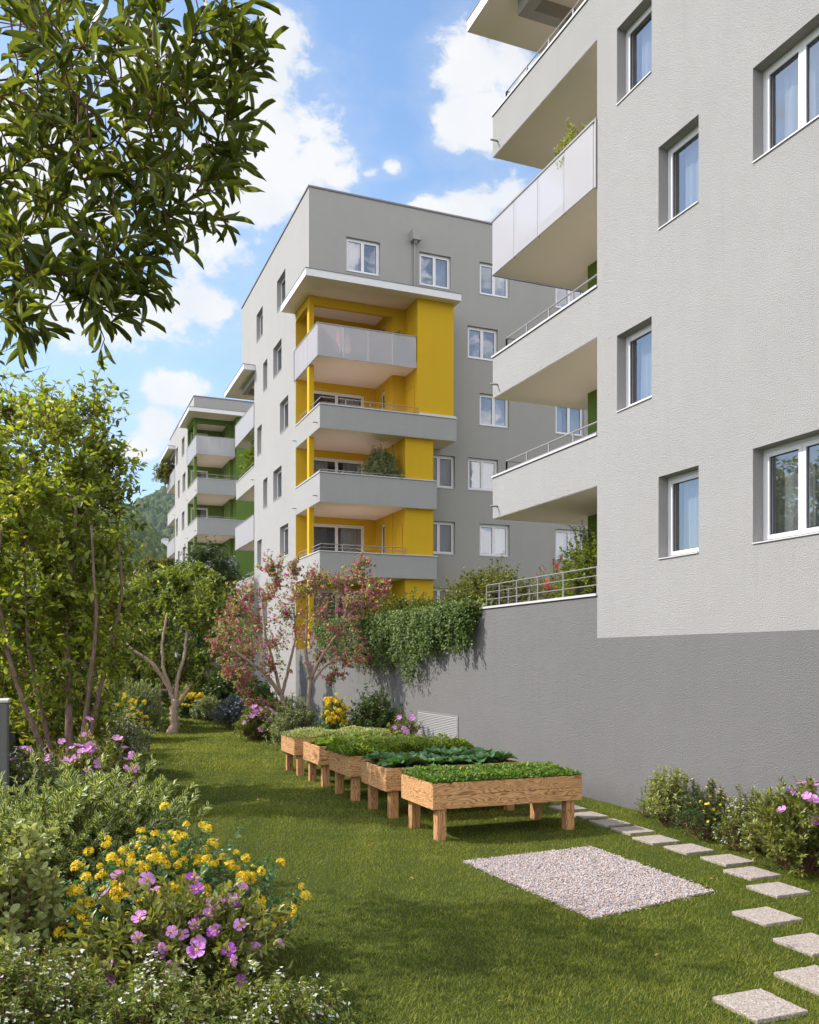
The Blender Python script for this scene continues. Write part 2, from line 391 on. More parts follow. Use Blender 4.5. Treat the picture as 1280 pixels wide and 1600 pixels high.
# flower templates -> mesh data shared
def flower_mesh(kind):
    r=np.random.default_rng(hash(kind)%1000 if False else sum(map(ord,kind)))
    V=[];T=[];mi=[];rn=[]
    def add(vs,ts,m,c):
        b=len(V); V.extend(vs); T.extend([(a+b,bb+b,cc+b) for a,bb,cc in ts]); mi.extend([m]*len(ts)); rn.extend([c]*len(vs))
    def disc(cx,cy,cz,rad,m,h=.3):
        vs=[(cx,cy,cz+rad*h)]+[(cx+rad*cos(2*pi*i/7),cy+rad*sin(2*pi*i/7),cz) for i in range(7)]
        add(vs,[(0,1+i,1+(i+1)%7) for i in range(7)],m,.6)
    if kind=='cistus':    # radius 1
        for i in range(5):
            a=2*pi*i/5+.1*r.normal(); ca,sa=cos(a),sin(a)
            pr=[(.06,0,0),(.45,.30,.10),(.85,.46,.22),(1.0,.18,.17),(1.02,-.15,.26),(.82,-.46,.16),(.42,-.30,.12),(.55,0,.05)]
            vs=[(x*ca-y*sa,x*sa+y*ca,z+.05*r.normal()) for x,y,z in pr]
            add(vs,[(0,1,7),(1,2,7),(2,3,7),(3,4,7),(4,5,7),(5,6,7),(6,0,7)],0,r.random())
        disc(0,0,.06,.2,1,.7)
    elif kind=='cluster':  # ball of small yellow florets radius 1
        for i in range(16):
            d=r.normal(size=3); d[2]=abs(d[2])*.8; d/=np.linalg.norm(d); c=d*(.55+.3*r.random())
            u=np.cross(d,[0,0,1.01]); u/=np.linalg.norm(u); w=np.cross(d,u)
            for j in range(4):
                a=2*pi*j/4+r.random(); e=cos(a)*u+sin(a)*w; g=-sin(a)*u+cos(a)*w
                vs=[tuple(c),tuple(c+.26*e+.16*g+.1*d),tuple(c+.5*e+.14*d),tuple(c+.26*e-.16*g+.1*d)]
                add(vs,[(0,1,2),(0,2,3)],0,r.random())
    elif kind=='daisy':
        for i in range(9):
            a=2*pi*i/9; ca,sa=cos(a),sin(a)
            vs=[(.1*ca,.1*sa,0),(.6*ca-.2*sa,.6*sa+.2*ca,.05),(ca,sa,0),(.6*ca+.2*sa,.6*sa-.2*ca,.05)]
            add(vs,[(0,1,2),(0,2,3)],0,r.random())
        disc(0,0,.03,.42,1,.6)
    elif kind=='brush':   # bottlebrush: cylinder of filaments along z, length 2, radius .5
        for i in range(150):
            z=r.random()*2; a=r.random()*2*pi; d=np.array([cos(a),sin(a),.25]); t=np.array([-sin(a),cos(a),0])*.03
            c=np.array([0,0,z]); vs=[tuple(c-t),tuple(c+t),tuple(c+d*.48)]
            add(vs,[(0,1,2)],0,r.random())
    me=bpy.data.meshes.new(kind+'_blossom'); me.from_pydata(V,[],T)
    me.polygons.foreach_set('material_index',mi)
    at=me.attributes.new('rnd','FLOAT','POINT'); at.data.foreach_set('value',rn); me.update(); return me
FM={}
def fmesh(kind,pm):
    k=(kind,pm)
    if k not in FM:
        me=flower_mesh(kind); me.materials.append(PT[pm]); me.materials.append(PT['yellow']); FM[k]=me
    return FM[k]
def rot_to(d,spin):
    from mathutils import Vector, Quaternion
    q=Vector((0,0,1)).rotation_difference(Vector(d)); return (q@Quaternion((0,0,1),spin)).to_euler()

# ------------------------------------------------------------------ plants
def stems_dome(n,rx,ry,h,r,spread=.55,base=.25,jit=.15,shape=2.0):
    """stem polylines (n,5,3) from ground to dome surface, local coords"""
    a=r.random(n)*2*pi; q=np.sqrt(r.random(n)); q=np.clip(q,0,1)
    tx=np.cos(a)*q; ty=np.sin(a)*q
    top=(1-q**shape)**.5*.9+.12
    tip=np.stack([tx*rx,ty*ry,h*top*(1-jit+2*jit*r.random(n))],1)
    bs=np.stack([tx*rx*base,ty*ry*base,np.zeros(n)],1)
    t=np.linspace(0,1,5)[None,:,None]
    out=bs[:,None,:]*(1-t)+tip[:,None,:]*t
    out[:,:,2]=tip[:,None,2]*(t[:,:,0]**.8)
    out+= r.normal(size=(n,1,3))*.04*h*(t*(1-t)*4)
    return out
def place_leaves_on(ST,lps,r,t0=.35,t1=1.0,tilt=.75,up=.25):
    n=len(ST); seg=ST.shape[1]-1
    t=t0+(t1-t0)*r.random((n,lps))
    i=np.minimum((t*seg).astype(int),seg-1); f=t*seg-i
    idx=np.arange(n)[:,None]
    A=ST[idx,i]; Bp=ST[idx,i+1]; P=A+(Bp-A)*f[...,None]; D=unit(Bp-A)
    P=P.reshape(-1,3); D=D.reshape(-1,3)
    rd=unit(r.normal(size=D.shape)); side=unit(np.cross(D,rd))
    T=unit(D*(1-tilt)+side*tilt+np.array([0,0,up])*r.random((len(D),1)))
    Nn=unit(np.cross(side,D)*.4+np.array([0,0,1.0])+.5*r.normal(size=D.shape))
    return P,T,Nn,D
def tubes_mesh(name,lines,r0,r1,mat,parent,n=4):
    """lines (m,k,3)"""
    m,k,_=lines.shape; rad=np.broadcast_to(np.asarray(r0,float).reshape(-1,1),(m,1))*(1-np.linspace(0,1,k))[None]+np.broadcast_to(np.asarray(r1,float).reshape(-1,1),(m,1))*np.linspace(0,1,k)[None]
    D=np.gradient(lines,axis=1); D=unit(D)
    ref=np.where(np.abs(D[...,2:3])<.9,np.array([0,0,1.]),np.array([1.,0,0])); U=unit(np.cross(D,ref)); W=np.cross(D,U)
    a=np.arange(n)*2*pi/n
    V=lines[:,:,None,:]+rad[:,:,None,None]*(np.cos(a)[None,None,:,None]*U[:,:,None,:]+np.sin(a)[None,None,:,None]*W[:,:,None,:])
    idx=np.arange(m*k*n).reshape(m,k,n); A=idx[:,:-1,:]; Bq=idx[:,1:,:]
    Q=np.stack([A,np.roll(A,-1,2),np.roll(Bq,-1,2),Bq],-1).reshape(-1,4)
    return raw_mesh(name,V.reshape(-1,3),Q,None,mat,parent)

def blossoms(root,pos,dirs,kind,pm,size,r,name='blossom',maxn=95,spread=.35):
    me=fmesh(kind,pm)
    for i in range(min(len(pos),maxn)):
        o=bpy.data.objects.new(name,me); COL.objects.link(o); o.parent=root
        o.location=pos[i]; s=size*(.75+.5*r.random()); o.scale=(s,s,s)
        d=dirs[i]+spread*r.normal(size=3); o.rotation_euler=rot_to(d,r.random()*6)
    if len(pos)>maxn:      # the smaller rest as one mass
        n=len(me.vertices); v=np.zeros(n*3); me.vertices.foreach_get('co',v); v=v.reshape(-1,3); f=np.array([p.vertices[:] for p in me.polygons]); mi=np.array([p.material_index for p in me.polygons])
        rn=np.zeros(n); me.attributes['rnd'].data.foreach_get('value',rn); V=[];T=[]
        for j,i in enumerate(range(maxn,len(pos))):
            a=r.random()*6.28; q=v@np.array([[cos(a),sin(a),0],[-sin(a),cos(a),0],[0,0,1]]); tl=.5*r.normal(); q=q@np.array([[1,0,0],[0,cos(tl),sin(tl)],[0,-sin(tl),cos(tl)]])
            V.append(q*size*.8*(.7+.5*r.random())+pos[i]); T.append(f+j*n)
        k=len(V); o=raw_mesh('blossoms',np.concatenate(V),np.concatenate(T),{'rnd':np.tile(rn,k)},list(me.materials),root,np.tile(mi,k)); o['kind']='stuff'
def tiny_flowers(root,P,dirs,pm,size,r,petals=4,name='blossoms'):
    n=len(P); PP=np.repeat(P,petals,0); ax=unit(dirs+.3*r.normal(size=dirs.shape)); ax=np.repeat(ax,petals,0)
    rd=unit(np.cross(ax,r.normal(size=ax.shape))); T=unit(rd+.35*ax)
    o=leaves_mesh(name,PP,T,ax,size*(.8+.4*r.random(n*petals)),.7,'dia',PT[pm],root,r=r); o['kind']='stuff'; return o

def shrub(name,label,cat,x,y,rx,ry,h,leaf,lmat,stems=120,lps=40,lw=.4,kind='oval',flow=None,z=0,seed=1,group=None,t0=.3,tilt=.7,shape=2.0,jit=.18,up=.25,base=.25,stemr=.006):
    """leaf: leaf length in metres; flow: list of (type, petal mat, size, count)"""
    r=np.random.default_rng(seed)
    root=thing(name,label,cat,(x,y,z),0,group)
    ST=stems_dome(stems,rx,ry,h,r,jit=jit,shape=shape,base=base)
    # side twigs
    k=2; idx=np.repeat(np.arange(stems),k); tt=.35+.5*r.random(len(idx)); i=np.minimum((tt*4).astype(int),3)
    s=ST[idx,i]+(ST[idx,i+1]-ST[idx,i])*((tt*4-i)[:,None]); out=unit(s*np.array([1,1,.3])+r.normal(size=s.shape)*.35*max(rx,h)+np.array([0,0,.35*h]))
    ln=.32*min(max(rx,ry),h*1.2)*(.5+r.random(len(idx)))[:,None]
    tw=np.stack([s+out*ln*q+np.array([0,0,.05*h])*q*q for q in (0,.3,.55,.8,1)],1)
    tubes_mesh('stems',np.concatenate([ST,tw]),np.r_[np.full(stems,stemr),np.full(len(tw),stemr*.6)],stemr*.3,M['twig'],root)
    ALL=np.concatenate([ST,tw])
    P,T,Nn,D=place_leaves_on(ALL,max(3,int(lps*stems/len(ALL))),r,t0=t0,tilt=tilt,up=up)
    keep=P[:,2]>.01; P,T,Nn,D=P[keep],T[keep],Nn[keep],D[keep]
    rn=np.clip(.5+.22*fbm(P,5.0/max(rx,.3),seed)+.28*r.normal(size=len(P)),0,1)
    leaves_mesh('foliage',P,T,Nn,leaf*(.6+.7*r.random(len(P))),lw,kind,L[lmat],root,rn,r)
    tips=ALL[:,-1]; tips=tips[tips[:,2]>.25*h]; td=unit(tips*np.array([1/rx**2,1/ry**2,1.3/h**2]))
    for (fk,pm,fs,cnt) in (flow or []):
        sel=r.permutation(len(tips))
        # favour tips that face the open side
        if fk=='tiny':
            sel=r.integers(0,len(ALL),cnt); base_=ALL[sel,-1]; c=np.repeat(base_,5,0)+r.normal(size=(cnt*5,3))*fs*1.6
            dd=np.repeat(unit(base_+np.array([0,0,h*.5])),5,0); tiny_flowers(root,c,dd,pm,fs,r)
        else:
            w=.75*tips[:,2]/h+.28*r.normal(size=len(tips))-.42*td[:,1]+.10*td[:,0]; sel=np.argsort(-w)[:int(cnt*1.6)]; r.shuffle(sel); sel=sel[:cnt]
            blossoms(root,tips[sel]+td[sel]*fs*.5,td[sel],fk,pm,fs,r)
    return root

def tree(name,label,cat,x,y,trunks,clumps,leaf,lmat,lw=.4,kind='lance',bmat='bark',tw_per=16,lps=9,twl=1.0,z=0,seed=1,group=None,extra=None,tilt=.7,droop=0.0,up=.2,br=.35,twr=.012):
    """trunks: polylines (pts,r) local; clumps array (n,4)"""
    r=np.random.default_rng(seed); root=thing(name,label,cat,(x,y,z),0,group)
    mb=MB()
    pts=[];prad=[]
    for pl,(ra,rb) in trunks:
        pl=np.array(pl,float); q=[]
        for i in range(len(pl)-1):
            for t in np.linspace(0,1,6,endpoint=False): q.append(pl[i]+(pl[i+1]-pl[i])*t)
        q.append(pl[-1]); q=np.array(q); 
        for _ in range(2): q[1:-1]=(q[:-2]+q[1:-1]*2+q[2:])/4
        wob=r.normal(size=(len(q),3))*np.array([1,1,.2])*ra*.10; q[1:-1]+=wob[1:-1]
        rad=np.linspace(ra,rb,len(q)); 
        if pl[0][2]<.1: rad[:2]*=[1.45,1.15]
        mb.tube(q,list(rad),9); pts.append(q); prad.append(rad)
    mb.build('trunk',M[bmat],root,smooth=True)
    AP=np.concatenate(pts); AR=np.concatenate(prad)
    C=np.asarray(clumps,float); lines=[];r0=[];tws=[];
    order=np.argsort(C[:,2])
    for ci in order:
        c=C[ci,:3]; d=np.linalg.norm(AP-c,axis=1)+np.maximum(0,AP[:,2]-c[2]+.25*C[ci,3])*3+ (AP[:,2]<.35*C[:,2].min())*5
        j=int(np.argmin(d)); a=AP[j]; ln=np.linalg.norm(c-a)
        ts=np.linspace(0,1,8)[:,None]; mid=(a+c)/2+np.array([0,0,-.12*ln])+r.normal(size=3)*.09*ln
        b=a*(1-ts)**2+2*mid*ts*(1-ts)+c*ts**2
        rr=min(AR[j]*.62,.012+.018*ln*br*3); lines.append(b); r0.append(rr)
        AP=np.concatenate([AP,b[2:]]); AR=np.concatenate([AR,np.linspace(rr,rr*.4,8)[2:]])
    lines=np.array(lines); 
    tubes_mesh('branches',lines,np.array(r0),np.array(r0)*.35,M[bmat],root,6)
    # twigs
    n=len(C)*tw_per; ci=np.repeat(np.arange(len(C)),tw_per); oc=C[order]
    tt=.45+.55*r.random(n); k=np.minimum((tt*7).astype(int),6); f=(tt*7-k)[:,None]
    s=lines[ci,k]*(1-f)+lines[ci,np.minimum(k+1,7)]*f
    cen=C[:,:3].mean(0); dirn=unit(unit(r.normal(size=(n,3)))+.55*unit(oc[ci,:3]-cen)+np.array([0,0,up]))
    ln=(oc[ci,3]*twl*(.45+.75*r.random(n)))[:,None]
    TW=np.stack([s+dirn*ln*q+np.array([0,0,-droop])*ln*q*q+ (0 if q==0 else .05)*ln*r.normal(size=(n,3)) for q in (0,.25,.5,.75,1)],1)
    tubes_mesh('twigs',TW,twr,twr*.3,M['twig'] if bmat=='bark' else M[bmat],root,3)
    P,T,Nn,D=place_leaves_on(TW,lps,r,t0=.12,tilt=tilt,up=.1)
    if droop: T=unit(T+np.array([0,0,-droop]))
    rn=np.clip(.45+.2*fbm(P,1.6,seed)+.26*r.normal(size=len(P)),0,1)
    crown=leaves_mesh('crown',P,T,Nn,leaf*(.6+.65*r.random(len(P))),lw,kind,L[lmat],root,rn,r)
    if extra:
        pm,sz,frac=extra; m=r.random(len(P))<frac; Q=P[m]+r.normal(size=(m.sum(),3))*leaf*.3
        PP=np.repeat(Q,3,0); T2=unit(r.normal(size=PP.shape)); N2=unit(r.normal(size=PP.shape))
        o=leaves_mesh('blossoms',PP,T2,N2,sz*(.6+.7*r.random(len(PP))),.8,'dia',PT[pm],root,np.repeat(r.random(len(Q))**1.6,3),r); o['kind']='stuff'
    return root
def ell(n,c,rad,rc,r,zmin=None,shell=.55):
    d=unit(r.normal(size=(n,3))); q=(shell+(1-shell)*r.random(n))**1.0; q=np.where(r.random(n)<.3,q*r.random(n),q)
    p=np.array(c)+d*np.array(rad)*q[:,None]
    if zmin is not None: p[:,2]=np.maximum(p[:,2],zmin+.3*r.random(n))
    return np.c_[p,rc[0]+(rc[1]-rc[0])*r.random(n)]


EXPOSURE=1.2; SUN_E=2.5; SKY_S=0.15; HAZE=0.00005
CLOUD_D=(.80,.83,.87); CLOUD_L=(.95,.945,.94); CLOUD_G=.45; BACK_FILL=2.3
SKY_TINT=(.60,.70,.74); SKY_HOR=(.235,.315,.40)

# ================================================================== SETTING
scene.render.resolution_x=819; scene.render.resolution_y=1024
cam=bpy.data.cameras.new('camera'); co=bpy.data.objects.new('camera',cam); COL.objects.link(co)
co.location=(0,0,CH); co.rotation_euler=(R(90),0,-AY)
cam.sensor_fit='HORIZONTAL'; cam.sensor_width=36; cam.lens=36*F/1280; cam.shift_y=230/1280; cam.clip_start=.1; cam.clip_end=20000
scene.camera=co
scene.view_settings.view_transform='Standard'; scene.view_settings.look='None'; scene.view_settings.gamma=1; scene.view_settings.exposure=EXPOSURE
scene.cycles.max_bounces=8; scene.cycles.diffuse_bounces=4; scene.cycles.transparent_max_bounces=16; scene.cycles.transmission_bounces=6; scene.cycles.glossy_bounces=3
scene.cycles.caustics_reflective=False; scene.cycles.caustics_refractive=False; scene.cycles.sample_clamp_indirect=6
sl=bpy.data.lights.new('sun','SUN'); sl.energy=SUN_E; sl.angle=R(.55); sl.color=(1,.955,.88)
so=bpy.data.objects.new('sun',sl); COL.objects.link(so); so.location=(-20,10,30)
from mathutils import Vector
so.rotation_euler=Vector(tuple(-SUN)).to_track_quat('-Z','Y').to_euler()

def world():
    w=bpy.data.worlds.new('World'); scene.world=w; w.use_nodes=True; nt=w.node_tree; nt.nodes.clear()
    out=N(nt,'ShaderNodeOutputWorld'); bg=N(nt,'ShaderNodeBackground'); nt.links.new(bg.outputs[0],out.inputs[0])
    sky=N(nt,'ShaderNodeTexSky'); sky.sky_type='NISHITA'; sky.sun_disc=False; sky.sun_elevation=math.asin(SUN[2]); sky.sun_rotation=math.atan2(SUN[0],SUN[1])
    sky.air_density=1.0; sky.dust_density=.6; sky.ozone_density=1.6; sky.altitude=300
    tc=N(nt,'ShaderNodeTexCoord'); d=tc.outputs['Generated']
    # cloud puffs as places in the sky (azimuth/elevation in the wide view of the photo)
    puffs=[(425,95,52,58),(380,165,105,85),(320,120,60,50),(300,250,115,85),(420,230,115,90),(330,330,110,65),(505,240,62,48),(250,150,70,90),(405,330,55,50),
           (545,275,42,26),(575,272,34,12),(612,262,20,14),(240,485,100,36),(130,470,120,45),(320,480,35,22),(265,610,45,24),(245,665,48,28),(60,300,140,160),
           (735,110,52,52),(715,195,42,40),(765,185,40,48),(800,90,48,50),(735,322,52,26),(800,312,60,30),(660,320,30,14),(200,700,40,20)]
    acc=None
    nz=N(nt,'ShaderNodeTexNoise'); nz.inputs['Scale'].default_value=9; nz.inputs['Detail'].default_value=9; nz.inputs['Roughness'].default_value=.62; nz.inputs['Distortion'].default_value=.25
    mp=N(nt,'ShaderNodeMapping'); mp.inputs['Scale'].default_value=(1,1,1.5); nt.links.new(d,mp.inputs[0]); nt.links.new(mp.outputs[0],nz.inputs['Vector'])
    for px,py,rx,ry in puffs:
        a,b=ratio(px); v=np.array([a,b,(1030-py)/F]); ln=np.linalg.norm(v); v/=ln
        fwd=v; right=np.cross(fwd,[0,0,1]); right/=np.linalg.norm(right); upv=np.cross(right,fwd)
        sub=N(nt,'ShaderNodeVectorMath',operation='SUBTRACT'); nt.links.new(d,sub.inputs[0]); sub.inputs[1].default_value=tuple(v)
        def dot(ax,s):
            n=N(nt,'ShaderNodeVectorMath',operation='DOT_PRODUCT'); nt.links.new(sub.outputs[0],n.inputs[0]); n.inputs[1].default_value=tuple(ax*s); return n.outputs['Value']
        sc=F*ln/1.22
        x=dot(right,sc/rx); y=dot(upv,sc/ry); z=dot(fwd,sc/max(rx,ry))
        q=math_(nt,'ADD',math_(nt,'MULTIPLY',x,x),math_(nt,'MULTIPLY',y,y)); q=math_(nt,'MULTIPLY_ADD',z,z,q)
        g=math_(nt,'SUBTRACT',1.0,math_(nt,'SQRT',q)); g=math_(nt,'MAXIMUM',g,-1.2)
        acc=g if acc is None else math_(nt,'SMOOTH_MAX',acc,g,.35)
    # unseen clouds added away from the view, for fill light and reflections
    n2=N(nt,'ShaderNodeTexNoise'); n2.inputs['Scale'].default_value=2.6; n2.inputs['Detail'].default_value=6; nt.links.new(mp.outputs[0],n2.inputs['Vector'])
    fdir=np.array([SA,CA,.3]); fdir/=np.linalg.norm(fdir)
    dt=N(nt,'ShaderNodeVectorMath',operation='DOT_PRODUCT'); nt.links.new(d,dt.inputs[0]); dt.inputs[1].default_value=tuple(fdir)
    away=N(nt,'ShaderNodeMapRange'); away.inputs[1].default_value=.72; away.inputs[2].default_value=.4; away.inputs[3].default_value=-3; away.inputs[4].default_value=0; nt.links.new(dt.outputs['Value'],away.inputs[0])
    gen=math_(nt,'ADD',math_(nt,'MULTIPLY_ADD',n2.outputs[0],3.2,-1.25),away.outputs[0])
    acc=math_(nt,'MAXIMUM',acc,gen)
    nf=N(nt,'ShaderNodeTexNoise'); nf.inputs['Scale'].default_value=30; nf.inputs['Detail'].default_value=7; nf.inputs['Roughness'].default_value=.65; nf.inputs['Distortion'].default_value=.4; nt.links.new(mp.outputs[0],nf.inputs['Vector'])
    acc=math_(nt,'MULTIPLY_ADD',math_(nt,'SUBTRACT',nf.outputs[0],.5),1.5,acc)
    dens=math_(nt,'MULTIPLY_ADD',math_(nt,'SUBTRACT',nz.outputs[0],.5),2.7,acc)
    mr=N(nt,'ShaderNodeMapRange',interpolation_type='SMOOTHSTEP'); mr.inputs[1].default_value=-.12; mr.inputs[2].default_value=.5; nt.links.new(dens,mr.inputs[0])
    # thin veil around
    veil=N(nt,'ShaderNodeMapRange',interpolation_type='SMOOTHSTEP'); veil.inputs[1].default_value=-.9; veil.inputs[2].default_value=.5; veil.inputs[4].default_value=.22; nt.links.new(dens,veil.inputs[0])
    al=math_(nt,'MAXIMUM',mr.outputs[0],veil.outputs[0]); al=math_(nt,'MULTIPLY',al,.95)
    n3=N(nt,'ShaderNodeTexNoise'); n3.inputs['Scale'].default_value=9; n3.inputs['Detail'].default_value=6; nt.links.new(d,n3.inputs['Vector'])
    cl=ramp(nt,n3.outputs[0],[(.3,CLOUD_D),(.62,CLOUD_L)])
    cg=N(nt,'ShaderNodeVectorMath',operation='SCALE'); cg.inputs['Scale'].default_value=CLOUD_G/SKY_S; nt.links.new(cl,cg.inputs[0])
    # clouds behind the viewer brightened to add fill light on shaded faces
    bk=N(nt,'ShaderNodeMapRange',interpolation_type='SMOOTHSTEP'); bk.inputs[1].default_value=.55; bk.inputs[2].default_value=-.35; bk.inputs[3].default_value=1.0; bk.inputs[4].default_value=BACK_FILL; nt.links.new(dt.outputs['Value'],bk.inputs[0])
    cg2=N(nt,'ShaderNodeVectorMath',operation='SCALE'); nt.links.new(cg.outputs[0],cg2.inputs[0]); nt.links.new(bk.outputs[0],cg2.inputs['Scale']); cg=cg2
    sk=mixc(nt,1.0,sky.outputs[0],SKY_TINT,'MULTIPLY')
    # paler towards the horizon, haze baked into the sky colour
    sx=N(nt,'ShaderNodeSeparateXYZ'); nt.links.new(d,sx.inputs[0])
    hz=N(nt,'ShaderNodeMapRange',interpolation_type='SMOOTHSTEP'); hz.inputs[1].default_value=.62; hz.inputs[2].default_value=.05; hz.inputs[4].default_value=.55; nt.links.new(sx.outputs[2],hz.inputs[0])
    sk=mixc(nt,hz.outputs[0],sk,tuple(c/SKY_S for c in SKY_HOR))
    col=mixc(nt,al,sk,cg.outputs[0])
    nt.links.new(col,bg.inputs[0]); bg.inputs[1].default_value=SKY_S
world()

# ---- ground
def gh(x,y):
    x=np.asarray(x,float); y=np.asarray(y,float)
    k=np.clip((y-24)/8,0,1); m=np.clip((y-9)/5,0,1)*np.exp(-((x-2.9)/1.35)**2)*.13*np.sin(y*.55+.4)
    return m+k*(.10*np.sin(x*.9+1.0)*np.sin(y*.42+.5)+.07*np.sin(y*.8+x*.35))*np.clip((9.9-x)/1.5,0,1)
def ground_mat():
    m,nt,out=newmat('lawn_soil'); P=coord(nt)
    n=noise(nt,P,1.3,6,.6); n2=noise(nt,P,28,5,.7)
    a=mixc(nt,n.outputs[0],(.050,.075,.014),(.085,.11,.022)); col=mixc(nt,math_(nt,'MULTIPLY',n2.outputs[0],.8),a,(.045,.052,.015))
    nrm=bump(nt,n2.outputs[0],.8,.03); principled(nt,out,col,.95,0,nrm,.1); return m
GM=ground_mat()
xs=np.r_[-3000,-800,-200,-60,-20,np.arange(-8,10.01,.4),12,30,100,400,3000]; ys=np.r_[-400,-60,-12,0,np.arange(5,70,.5),75,90,120,200,500,3500]
X,Y=np.meshgrid(xs,ys); Z=gh(X,Y); nx,ny=len(xs),len(ys)
idx=np.arange(nx*ny).reshape(ny,nx); Q=np.stack([idx[:-1,:-1],idx[:-1,1:],idx[1:,1:],idx[1:,:-1]],-1).reshape(-1,4)
struct(raw_mesh('ground',np.stack([X,Y,Z],-1).reshape(-1,3),Q,None,GM),'lawn ground running along the garden wall')

# ---- grass blades (uncountable)
GRAVEL=np.array([(5.18,10.81),(7.29,10.92),(7.24,8.32),(5.30,7.94)])
PAV=[(8.80,13.95),(8.71,13.17),(8.65,12.43),(8.61,11.74),(8.48,10.99),(8.51,10.28),(8.53,9.52),(8.29,8.82),(7.98,8.07),(7.05,7.28),(6.76,6.40),(6.06,5.68),(5.18,5.43)]
def inpoly(x,y,poly):
    ins=np.zeros(len(x),bool); n=len(poly)
    for i in range(n):
        x1,y1=poly[i]; x2,y2=poly[(i+1)%n]
        c=((y1>y)!=(y2>y))&(x<(x2-x1)*(y-y1)/(y2-y1+1e-12)+x1); ins^=c
    return ins
def grass():
    r=np.random.default_rng(3); Ps=[];parts=[]
    def zone(x0,x1,y0,y1,dens,ln,wd,kind):
        n=int((x1-x0)*(y1-y0)*dens); x=x0+(x1-x0)*r.random(n); y=y0+(y1-y0)*r.random(n)
        dep=x*SA+y*CA; lat=x*CA-y*SA; px=640+F*lat/np.maximum(dep,.1)
        k=(px>-260)&(px<1560)&(dep>3.5)
        jit=.02*r.normal(size=n)
        k&=~inpoly(x+jit,y+jit,GRAVEL)
        for (a,b) in PAV: k&=~((abs(x-a)<.255)&(abs(y-b)<.255))
        x,y=x[k],y[k]; n=len(x)
        P=np.stack([x,y,gh(x,y)-.004],1)
        f=fbm(P,1.1,5); f2=fbm(P,7,9)
        a=r.random(n)*2*pi; h=np.stack([np.cos(a),np.sin(a),np.zeros(n)],1)
        T=unit(np.array([0,0,1.])+h*(.25+1.3*r.random(n))[:,None]); Nn=unit(np.array([0,0,.35])-h)
        f3=fbm(P,.35,17); rn=np.clip(.44+.14*f+.16*f2+.16*f3+.32*r.normal(size=n),0,1)
        L_=ln*(.45+.95*r.random(n))*np.clip(1+.30*f+.18*f2,.4,2)
        v,t,e=tmpl(kind); kk=len(v); B=unit(np.cross(Nn,T)); N3=unit(np.cross(T,B))
        V=P[:,None,:]+L_[:,None,None]*(v[None,:,0:1]*T[:,None,:]+v[None,:,2:3]*h[:,None,:])+wd*v[None,:,1:2]*B[:,None,:]
        return V.reshape(-1,3),t,kk,n,np.repeat(rn,kk)
    Vs=[];Ts=[];Rn=[];off=0
    for z in ((1.2,9.86,3.4,9,5200,.042,.0048,'blade'),(1.2,9.86,9,14,3600,.042,.006,'tri'),(1.2,9.86,14,22,2200,.045,.009,'tri'),(1.6,9.86,22,36,800,.065,.018,'tri'),(1.6,9.86,36,64,330,.08,.03,'tri')):
        V,t,kk,n,rn=zone(*z); Vs.append(V); Ts.append((t[None]+(np.arange(n)*kk)[:,None,None]).reshape(-1,3)+off); Rn.append(rn); off+=len(V)
    o=raw_mesh('grass',np.concatenate(Vs),np.concatenate(Ts),{'rnd':np.concatenate(Rn)},L['grass'])
    tag(o,'short mown green grass covering the lawn','grass',kind='stuff')
grass()

# ---- wooded hills
def near_h(X,Y):
    t=X/Y; yy=np.clip((Y-740)/400,0,1)
    prof=184+8*np.exp(-((t-.055)/.035)**2)-46*np.clip((t-.075)/.05,0,1)+6*np.sin(t*85+1)
    return prof*yy**.85-3+7*np.sin(t*60+Y*.012)*yy-np.clip((Y-1140)/150,0,1)**2*60
def far_h(X,Y):
    t=X/Y; yy=np.clip((Y-1600)/560,0,1)
    prof=374+240*np.exp(-((t-.28)/.125)**2)-70*np.exp(-((t-.02)/.08)**2)+9*np.sin(t*75+.6)+5*np.sin(t*160)
    return prof*yy**.8-5+10*np.sin(t*70+Y*.008)*yy
def ico(sub):
    t=(1+5**.5)/2; v=[(-1,t,0),(1,t,0),(-1,-t,0),(1,-t,0),(0,-1,t),(0,1,t),(0,-1,-t),(0,1,-t),(t,0,-1),(t,0,1),(-t,0,-1),(-t,0,1)]
    f=[(0,11,5),(0,5,1),(0,1,7),(0,7,10),(0,10,11),(1,5,9),(5,11,4),(11,10,2),(10,7,6),(7,1,8),(3,9,4),(3,4,2),(3,2,6),(3,6,8),(3,8,9),(4,9,5),(2,4,11),(6,2,10),(8,6,7),(9,8,1)]
    v=[np.array(p)/np.linalg.norm(p) for p in v]
    for _ in range(sub):
        c={};g=[]
        def mid(a,b):
            k=(min(a,b),max(a,b))
            if k not in c: m=v[a]+v[b]; v.append(m/np.linalg.norm(m)); c[k]=len(v)-1
            return c[k]
        for a,b,d in f:
            x,y,z=mid(a,b),mid(b,d),mid(d,a); g+=[(a,x,z),(b,y,x),(d,z,y),(x,y,z)]
        f=g
    return np.array(v),np.array(f)
